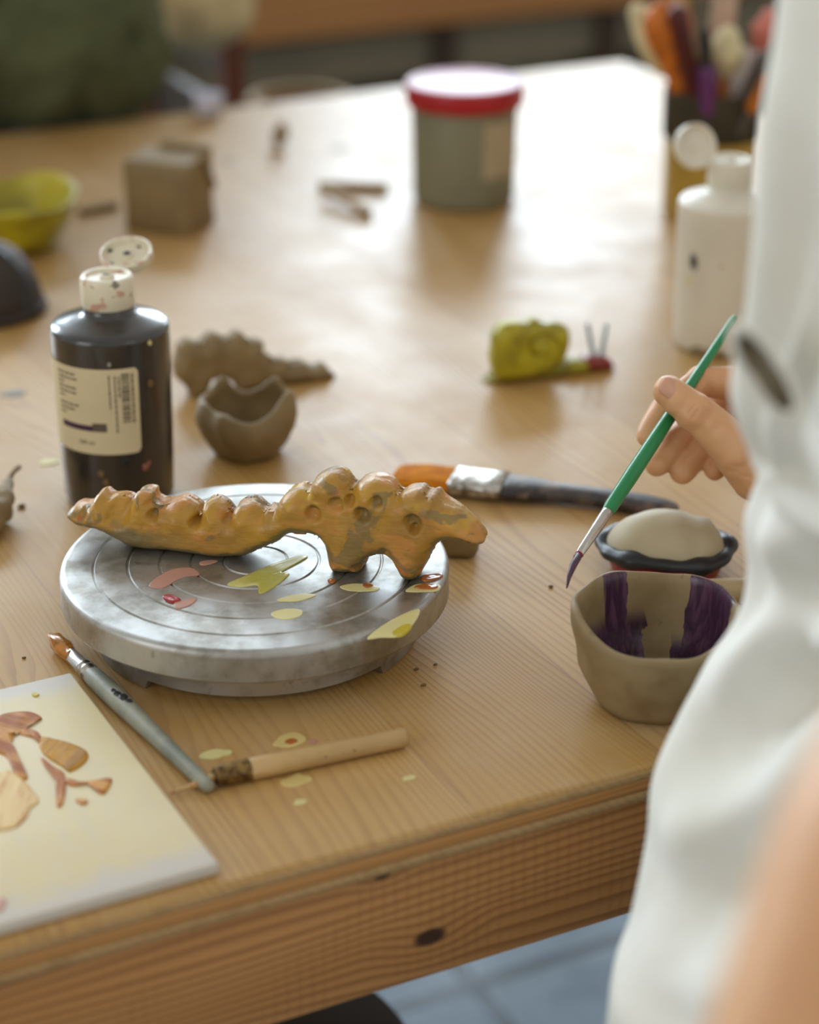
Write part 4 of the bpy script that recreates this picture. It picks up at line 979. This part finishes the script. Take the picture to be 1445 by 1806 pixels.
limb(bm, RI, [0.0127, 0.0101, 0.0091, 0.0083])
PI_ = [Hd(1376, 795, 1.362), Hd(1318, 782, 1.372), Hd(1282, 803, 1.352), Hd(1262, 829, 1.346)]
limb(bm, PI_, [0.0116, 0.0088, 0.0077, 0.0070])
# palm: bridges from the knuckles to the wrist
WR = Hd(1420, 850, 1.345)
for p, r in ((IX[0], .0135), (MI[0], .0135), (RI[0], .013), (PI_[0], .012), (TH[1], .013)):
    limb(bm, [p, p.lerp(WR, .5), WR], [r, r*1.15, .0165])
limb(bm, [TH[0], WR], [.0165, .0175])
EL = Vector((.93, .82, TZ+.19)); SH = Vector((.80, .70, TZ+.60))
limb(bm, [WR, WR.lerp(EL, .2), WR.lerp(EL, .55), EL], [.0215, .0235, .032, .036], 28)
hand = remesh(bm, .0013, 5)
rough_up(hand, 130, .0006)
# skin creases over the thumb knuckle and wrist: short shallow grooves
C_ = coords(hand); vd = np.array(FW)
def groove(p0, p1, wd, dp):
    global C_
    a_ = np.array(p0); b_ = np.array(p1); e = b_-a_; k = np.clip(((C_-a_)@e)/(e@e), 0, 1); d_ = np.linalg.norm(C_-(a_+k[:, None]*e), axis=1)
    C_ = C_+vd*(dp*np.exp(-(d_/wd)**2))[:, None]
for (x0, y0, x1, y1, dd) in ((1196, 742, 1216, 708, 1.290), (1202, 748, 1226, 714, 1.290), (1212, 752, 1232, 722, 1.290), (1284, 820, 1322, 828, 1.302), (1290, 838, 1322, 842, 1.306)):
    groove(D(x0, y0, dd), D(x1, y1, dd), .0011, .0010)
setco(hand, C_)
# rest of the body
bm = MB()
PV = Vector((.660, .636, .92)); CH = Vector((.645, .612, 1.20)); NK = Vector((.655, .612, 1.43)); HDc = Vector((.63, .632, 1.58))
LS = Vector((.565, .485, 1.365)); RS = Vector((.755, .74, 1.365))
def ell(bm, c_, a_, b_, h_, ang_): ball(bm, c_, 1.0, a_, b_, h_, Matrix.Rotation(ang_, 3, 'Z'), 4)
sa = math.atan2(RS.y-LS.y, RS.x-LS.x)
ell(bm, PV, .088, .078, .12, sa); ell(bm, PV.lerp(CH, .5), .08, .07, .14, sa); ell(bm, CH, .115, .09, .17, sa); limb(bm, [LS, CH+Vector((0, 0, .12)), RS], [.052, .075, .052])
limb(bm, [CH+Vector((0, 0, .14)), NK, HDc], [.07, .052, .05])
fwd = Vector((-math.sin(sa), math.cos(sa), 0))
ball(bm, HDc+Vector((0, 0, .03)), .085, .9, 1.05, 1.25, Matrix.Rotation(sa, 3, 'Z')); ball(bm, HDc+fwd*.03-Vector((0, 0, .05)), .055, .9, 1, .9)
ball(bm, HDc+fwd*.092+Vector((0, 0, -.005)), .014, .8, 1.2, 1.5); ball(bm, HDc+fwd*.078-Vector((0, 0, .045)), .018, 1.3, .8, .6)
rv = Vector((math.cos(sa), math.sin(sa), 0))
for s_ in (-1, 1):
    ball(bm, HDc+rv*.08*s_, .022, .4, .8, 1.3, Matrix.Rotation(sa, 3, 'Z'))
    hp = PV+rv*.058*s_-Vector((0, 0, .03)); limb(bm, [hp, hp+Vector((0, 0, -.44)), hp+Vector((0, 0, -.80))], [.066, .055, .038]); limb(bm, [hp+Vector((0, 0, -.84)), hp+fwd*.13+Vector((0, 0, -.855))], [.03, .028])
limb(bm, [RS, SH.lerp(EL, .5), EL], [.05, .044, .037], 24)
LE = Vector((.52, .30, 1.10)); LWp = D(1300, 2230, .54)
LE = D(1768, 1240, .60)
limb(bm, [LS, LS.lerp(LE, .5), LE], [.05, .045, .041], 24)
limb(bm, [LE, LE.lerp(LWp, .35), LE.lerp(LWp, .7), LWp], [.041, .0425, .034, .026], 28)
hd_ = (LWp-LE).normalized(); u_, v_ = frame(hd_)
ball(bm, LWp+hd_*.045, .035, 1, 1, 1)
for k in range(4):
    s_ = (k-1.5)*.018; b0 = LWp+hd_*.07+u_*s_; limb(bm, [b0, b0+hd_*(.035-.004*abs(k-1.3))-v_*.006, b0+hd_*(.062-.006*abs(k-1.3))-v_*.022], [.009, .0085, .0072])
limb(bm, [LWp+hd_*.02+u_*.025, LWp+hd_*.05+u_*.05-v_*.01, LWp+hd_*.08+u_*.055-v_*.02], [.012, .0105, .009])
body = remesh(bm, .0055, 6)
bm = bmesh.new(); bm.from_mesh(body); bm.from_mesh(hand)
bo_ = obj('body', bm, M['skin'], pe)
M['nail'] = plain('finger_nail', (214, 160, 134), .28, var=.05, sss=.1)
# thumb nail: a curved plate on the side of the thumb tip that faces the camera
def nail(c_, ax_, wv_, nrm_, L_, W_, R_):
    bm = MB(); g = []
    for i in range(9):
        row = []; u0 = (i/8-.5)*2
        for j in range(9):
            w0 = (j/8-.5)*2; wid = W_*(math.sqrt(max(1-max(u0-.35, 0)**2*1.6, .05)) if u0 > .35 else math.sqrt(max(1-max(-u0-.45, 0)**2*2.2, .05)))
            x_ = w0*wid; row.append(bm.verts.new(c_+ax_*u0*L_+wv_*x_+nrm_*(math.sqrt(max(R_*R_-x_*x_, 0))-R_+.0005-.0016*max(u0, 0)**2)))
        g.append(row)
    for i in range(8):
        for j in range(8): bm.faces.new((g[i][j], g[i+1][j], g[i+1][j+1], g[i][j+1]))
    e = bmesh.ops.extrude_face_region(bm, geom=bm.faces[:])
    for v in [x for x in e['geom'] if isinstance(x, bmesh.types.BMVert)]: v.co -= nrm_*.0012
    return bm
ta = (TH[3]-TH[2]).normalized(); nrm_ = (-FW+UP*.35-RT*.25); nrm_ = (nrm_-ta*nrm_.dot(ta)).normalized(); wv_ = ta.cross(nrm_)
obj('thumb_nail', nail(TH[3]+ta*.0005+nrm_*.0098, ta, wv_, nrm_, .0072, .0062, .0088), M['nail'], pe)

# apron and shirt as one draped linen garment: level sections around the trunk
secs = [(1420, -760, .84, .135), (1400, -380, .85, .15), (1372, 0, .86, .155), (1343, 200, .865, .15), (1328, 400, .88, .145), (1312, 560, .90, .14), (1288, 690, .915, .14), (1322, 790, .95, .135), (1336, 840, .965, .135), (1312, 920, .985, .145), (1318, 1000, 1.0, .155), (1304, 1080, 1.01, .165), (1248, 1180, 1.02, .18), (1190, 1280, 1.03, .195), (1150, 1380, 1.03, .20), (1140, 1480, 1.025, .205), (1112, 1620, 1.01, .205), (1070, 1806, .99, .205)]
rows = []
for x, y, d, r in secs:
    S = D(x, y, d); a_ = math.atan2(S.x, S.y); perp = Vector((math.cos(a_), -math.sin(a_), 0)); rows.append((S.z, S.x, S.y, perp.x, perp.y, r))
zb = rows[-1]; rows.append((zb[0]-.18, zb[1]-.01, zb[2]-.02, zb[3], zb[4], .20)); rows.append((zb[0]-.40, zb[1]-.01, zb[2]-.03, zb[3], zb[4], .205))
rows = catmull(rows, 7, closed=False)
seg = 260; bm = MB(); rings = []
for (z, sx_, sy_, px_, py_, r) in rows:
    c_ = Vector((sx_+px_*r, sy_+py_*r, z)); ring = []
    base_a = math.atan2(-py_, -px_)                                # the outline side
    zr = z-TZ
    for k in range(seg):
        th_ = 2*math.pi*k/seg; da = (th_-base_a+math.pi) % (2*math.pi)-math.pi
        p = Vector((math.cos(th_), math.sin(th_), 0)); rr_ = r
        if zr < .235:                                              # skirt: long diagonal folds hanging from the tie
            wp_ = noise.noise(Vector((da*1.6, zr*11, 1)))
            f_ = .0095*math.sin(da*8.5-zr*98+.4+2.2*wp_)+.0045*math.sin(da*13-zr*60+2)+.020*noise.noise(Vector((da*2.6-zr*15, zr*6+da*1.5, 3)))-.012
            rr_ += f_*min(max((.235-zr)/.05, 0), 1)*(1-math.exp(-(da/.2)**2))
        else:
            f_ = .011*math.sin(da*7+zr*7)+.016*noise.noise(Vector((da*2.5, zr*7, 8)))-.013
            rr_ += f_*(1-math.exp(-(da/.25)**2))
            rr_ += .006*math.exp(-((da-.28-.25*(zr-.25))/.045)**2)  # stitched edge of the bib
        ring.append(bm.verts.new(c_+p*rr_))
    rings.append(ring)
for A, B in zip(rings, rings[1:]):
    for k in range(seg): bm.faces.new((A[k], A[(k+1) % seg], B[(k+1) % seg], B[k]))
ap = obj('apron', bm, M['linen'], pe)
so = ap.modifiers.new('thickness', 'SOLIDIFY'); so.thickness = .002; so.offset = -1
# tie at the waist with a loop; an added darker sheet inside paints its shade
kn = D(1350, 658, .842)
bm = MB(); vdir = (kn-CAM).normalized(); rgt = RT; loop = []
for k in range(28):
    a_ = 2*math.pi*k/28; loop.append(kn+(rgt*math.cos(a_)*.0078+(UP*.0175+rgt*(-.0100))*math.sin(a_))+vdir*.003*math.cos(2*a_))
n_ = len(loop); rings = []
for k, p in enumerate(loop):
    o_ = (p-kn).normalized(); rings.append([bm.verts.new(p+o_*.0026*math.cos(2*math.pi*j/12)+vdir*.0085*math.sin(2*math.pi*j/12)) for j in range(12)])
for k in range(n_):
    P, Q = rings[k], rings[(k+1) % n_]
    for j in range(12): bm.faces.new((P[j], P[(j+1) % 12], Q[(j+1) % 12], Q[j]))
obj('tie_loop', bm, M['linen'], pe)
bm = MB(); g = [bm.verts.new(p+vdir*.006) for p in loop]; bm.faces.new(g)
o = obj('tie_loop_shade', bm, plain('painted_shade_olive', (150, 142, 122), .8), pe); so = o.modifiers.new('thickness', 'SOLIDIFY'); so.thickness = .003
# trousers, shoes, hair: outside the frame but part of the figure
bm = MB()
for s_ in (-1, 1):
    hp = PV+rv*.058*s_-Vector((0, 0, .03)); limb(bm, [hp, hp+Vector((0, 0, -.44)), hp+Vector((0, 0, -.80))], [.068, .064, .058])
ell(bm, PV, .092, .082, .09, sa)
obj('trousers', remesh(bm, .008, 6), plain('dark_trousers', (60, 66, 78), .8), pe)
for s_ in (-1, 1):
    hp = PV+rv*.058*s_-Vector((0, 0, .03)); bm = MB(); limb(bm, [hp+Vector((0, 0, -.845)), hp+fwd*.14+Vector((0, 0, -.853))], [.043, .036]); me = remesh(bm, .005, 4)
    c_ = coords(me); c_[:, 2] = np.maximum(c_[:, 2], .001); setco(me, c_); obj('shoe', me, plain('dark_shoe', (40, 38, 38), .5), pe)
bm = MB(); ball(bm, HDc-fwd*.012+Vector((0, 0, .05)), .094, .92, 1.05, 1.15, Matrix.Rotation(sa, 3, 'Z')); ball(bm, HDc-fwd*.05-Vector((0, 0, .02)), .07, 1, .8, 1.2)
me = remesh(bm, .006, 5); rough_up(me, 60, .006); obj('hair', me, plain('brown_hair', (78, 54, 36), .6), pe)

# ------------------------------------------------------------------ two people across the table
M['green_cloth'] = plain('dark_green_fleece', (88, 92, 64), .95, var=.2, vs=14, c2=(66, 70, 48), spec=.15)
M['cream_cloth'] = plain('cream_cotton', (196, 178, 134), .9, var=.06, vs=10, spec=.2)
def folk(name_label, base, fa_, seat, cloth, arms, groupless=None, torso_scale=1.0, sleeve_r=.055):
    r0 = thing('person', name_label, 'person', (base[0], base[1], 0))
    f_ = Vector((math.cos(fa_), math.sin(fa_), 0)); s_ = Vector((f_.y, -f_.x, 0)); b = Vector((base[0], base[1], seat)); k = torso_scale
    bm = MB(); ch = b+Vector((0, 0, .33*k))+f_*.03; nk = ch+Vector((0, 0, .22*k)); hc = nk+Vector((0, 0, .14*k))+f_*.03
    ell(bm, b+Vector((0, 0, .06)), .14*k, .1*k, .13*k, math.atan2(s_.y, s_.x)); ell(bm, ch, .15*k, .1*k, .2*k, math.atan2(s_.y, s_.x)); limb(bm, [ch, nk, hc], [.06*k, .045*k, .05*k])
    ball(bm, hc+Vector((0, 0, .03)), .085*k, 1, 1, 1.25); ball(bm, hc+f_*.085*k, .013, 1, 1, 1.4); 
    for q_ in (-1, 1): ball(bm, hc+s_*.083*k*q_, .02, .7, .7, 1.3)
    for sh, el_, wr in arms:
        limb(bm, [sh, el_, wr], [.045*k, .038*k, .026*k]); d_ = (wr-el_).normalized(); u_, v_ = frame(d_)
        ball(bm, wr+d_*.035*k, .03*k, 1, 1, 1)
        for q_ in range(4):
            p_ = wr+d_*.055*k+u_*(q_-1.5)*.014*k; limb(bm, [p_, p_+d_*.03*k, p_+d_*(.056-.005*abs(q_-1.4))*k], [.0085*k, .008*k, .0068*k])
        limb(bm, [wr+d_*.015*k+u_*.024*k, wr+d_*.055*k+u_*.043*k], [.0105*k, .009*k])
    for q_ in (-1, 1):
        h_ = b+s_*.08*q_*k; kn_ = (h_+f_*.30+Vector((0, 0, .02))) if seat < .6 else h_-Vector((0, 0, seat*.5)); an = Vector((kn_.x, kn_.y, .08)); limb(bm, [h_, kn_, an], [.07*k, .05*k, .036*k]); limb(bm, [an-Vector((0, 0, .04)), an-Vector((0, 0, .045))+f_*.12], [.03, .028])
    obj('body', remesh(bm, .007, 5), M['skin'], r0)
    bm = MB(); ell(bm, b+Vector((0, 0, .06)), .165*k, .125*k, .15*k, math.atan2(s_.y, s_.x)); ell(bm, ch, .175*k, .125*k, .22*k, math.atan2(s_.y, s_.x)); limb(bm, [ch+Vector((0, 0, .15*k)), nk-Vector((0, 0, .02))], [.08*k, .06*k])
    for sh, el_, wr in arms:
        limb(bm, [sh, sh.lerp(el_, .5), el_, el_.lerp(wr, .5), el_.lerp(wr, .93)], [sleeve_r*1.1, sleeve_r*1.05, sleeve_r, sleeve_r*.9, sleeve_r*.62], 26); limb(bm, [ch+Vector((0, 0, .10*k)), sh], [.09*k, sleeve_r*1.1])
    me = remesh(bm, .007, 5); rough_up(me, 13, .016, base[0]); rough_up(me, 32, .007, base[1]); obj('jumper' if cloth is M['green_cloth'] else 'smock', me, cloth, r0)
    bm = MB()
    for q_ in (-1, 1):
        h_ = b+s_*.08*q_*k; kn_ = (h_+f_*.30+Vector((0, 0, .02))) if seat < .6 else h_-Vector((0, 0, seat*.5)); limb(bm, [h_, kn_, Vector((kn_.x, kn_.y, .12))], [.083*k, .062*k, .05*k])
    obj('trousers', remesh(bm, .009, 5), plain('dark_work_trousers', (52, 50, 50), .9), r0)
    bm = MB(); ball(bm, hc-f_*.012+Vector((0, 0, .05*k)), .095*k, 1, 1, 1.15); me = remesh(bm, .007, 3); rough_up(me, 60, .005); obj('hair', me, plain('dark_hair', (62, 44, 32), .6), r0)
    return r0
V = Vector
# seated at the far edge, forearms folded on the table
folk('person in dark green jumper with forearms folded on far table edge', (.60, 2.62), -math.pi/2-.1, .46, M['green_cloth'],
     [(V((.80, 2.60, 1.08)), D(160, 96, 2.46), D(-40, 128, 2.38)), (V((.42, 2.58, 1.10)), V((.36, 2.36, .845)), V((.60, 2.42, .87)))], sleeve_r=.092)
# standing behind, bent elbow in a cream sleeve
folk('person in cream smock bending an elbow beside the green jumper', (.93, 3.24), -math.pi/2-.1, .92, M['cream_cloth'],
     [(V((.76, 3.18, 1.40)), D(232, -15, 2.66), D(215, -180, 2.74)), (V((1.12, 3.18, 1.40)), D(345, -12, 2.74), D(250, -10, 2.66))], sleeve_r=.078)

# ------------------------------------------------------------------ background furniture
M['orange_wood'] = wood_edge('orange_brown_wood', 0, (196, 140, 78), (184, 126, 66), (150, 98, 48), 60)
M['grey_panel'] = plain('grey_brown_panel', (134, 124, 100), .7, var=.1, vs=4)
M['dark_brown'] = plain('dark_brown_wood', (70, 50, 32), .6)
M['red_wood'] = plain('red_brown_wood', (112, 58, 28), .5)
M['wicker'] = plain('wicker', (150, 120, 76), .7, vs=80)
sbx0, sbx1, sby0, sby1 = .75, 4.6, 3.6, 4.1
sb = thing('sideboard', 'long brown wooden sideboard with open shelf along the back wall', 'sideboard', ((sbx0+sbx1)/2, (sby0+sby1)/2, 0))
obj('worktop', box(MB(), sbx0-.02, sbx1+.02, sby0-.03, sby1, .80, .83, .004), M['orange_wood'], sb, False)
obj('front_rail', box(MB(), sbx0, sbx1, sby0, sby0+.025, .515, .80, .003), M['orange_wood'], sb, False)
obj('back_panel', box(MB(), sbx0, sbx1, sby1-.02, sby1, .12, .80), M['grey_panel'], sb, False)
obj('bottom_shelf', box(MB(), sbx0+.04, sbx1-.04, sby0+.02, sby1-.02, .12, .15), M['orange_wood'], sb, False)
obj('inner_shelf', box(MB(), sbx0+.04, sbx1-.04, sby0+.05, sby0+.075, .41, .50), M['grey_panel'], sb, False)
xd = D(985, 60, 4.05).x
for x in (sbx0, 1.9, 2.27, 3.3, sbx1-.05):
    obj('upright', box(MB(), x, x+.05, sby0+.03, sby1-.02, 0, .80, .003), M['dark_brown'], sb, False)
for (x, wd, h_, m, lab) in ((.95, .42, .22, 'wicker', 'wicker brown box on the shelf left of the basket'), (1.50, .34, .25, 'dark_brown', 'dark brown crate on the low shelf behind the tub'), (1.97, .27, .26, 'grey_panel', 'olive grey crate on the low shelf right of the tub'), (2.42, .5, .30, 'grey_panel', 'wide olive crate on the low shelf behind the jar')):
    r0 = thing('storage_box', lab, 'box', (x+wd/2, 3.86, .15)); bm = MB()
    y0, y1 = 3.70, 4.04; z0, z1 = .151, .15+h_; w_ = .012
    for b_ in ((x, x+wd, y0, y0+w_, z0, z1), (x, x+wd, y1-w_, y1, z0, z1), (x, x+w_, y0+w_, y1-w_, z0, z1), (x+wd-w_, x+wd, y0+w_, y1-w_, z0, z1), (x+w_, x+wd-w_, y0+w_, y1-w_, z0, z0+w_)): box(bm, *b_)
    obj('box_body', bm, M[m], r0, False); obj('box_lid', box(MB(), x-.004, x+wd+.004, y0-.004, y1+.004, z1, z1+.016, .003), M[m], r0, False)
# round basket seen over the table edge
bkc = D(530, 178, 3.15); bq = Vector((bkc.x, bkc.y, 0)); hb = bkc.z
bk = thing('basket', 'round wicker basket standing beyond the far table edge', 'basket', bq)
obj('basket_body', lathe(MB(), [(.02, .004), (.055, .0), (.062, .006), (.074, hb), (.068, hb), (.056, .012), (.02, .01)], bq, 80, fn=lambda r, z, a: (r+(.002*math.sin(a*40) if .06 < r and z > .02 else 0), z)), M['wicker'], bk)
bm = MB(); pts = [bq+Vector((.072*math.cos(2*math.pi*k/48), .072*math.sin(2*math.pi*k/48), hb)) for k in range(49)]
tube(bm, pts, .008, 12); obj('basket_rim', bm, M['wicker'], bk)
# chair across the table, turned side-on: its back runs away from the camera
cp = D(408, 120, 2.82); cx, cy = cp.x, cp.y
chx = thing('wooden_chair', 'red-brown wooden chair seen beyond the far edge beside the cream sleeve', 'chair', (cx+.17, cy+.15, 0))
for (dx, dy, h_) in ((0, 0, .95), (0, .28, .95), (.34, 0, .44), (.34, .28, .44)):
    obj('leg', box(MB(), cx+dx-.015, cx+dx+.015, cy+dy-.015, cy+dy+.015, 0, h_, .003), M['red_wood'], chx, False)
obj('seat', box(MB(), cx-.018, cx+.36, cy-.02, cy+.30, .44, .465, .006), M['red_wood'], chx, False)
for z_ in (.58, .70, .82): obj('back_slat', box(MB(), cx-.008, cx+.008, cy+.015, cy+.265, z_, z_+.08, .003), M['dark_brown'], chx, False)
# small white cup at the far table edge
wp = T(322, 178); wq = Vector((wp.x, min(wp.y, 2.26), TZ)); 
wq = Vector((wp.x-.0, 2.255, TZ))
o = obj('small_cup', lathe(MB(), [(.004, .0005), (.012, .0003), (.0145, .003), (.0175, .026), (.0165, .027), (.015, .025), (.012, .004), (.003, .003)], wq, 40), plain('blue_white_cup', (206, 208, 226), .35), None, True, wq)
tag(o, 'small bluish white cup at far table edge beside green sleeve', 'cup')
# dark stool under the table
stq = T(405, 1870, -.36); stq.z = 0; so_ = thing('stool', 'dark wooden stool standing under the table', 'stool', stq)
obj('seat', lathe(MB(), [(.01, .36), (.12, .36), (.13, .365), (.13, .385), (.125, .39), (.01, .39)], stq, 56), M['dark_brown'], so_)
for k in range(4):
    a_ = math.pi/4+k*math.pi/2; obj('leg', tube(MB(), [stq+Vector((.15*math.cos(a_), .15*math.sin(a_), 0)), stq+Vector((.10*math.cos(a_), .10*math.sin(a_), .362))], [.016, .019], 14), M['dark_brown'], so_)
for o in bpy.data.objects:
    if '_w' in o: del o['_w']
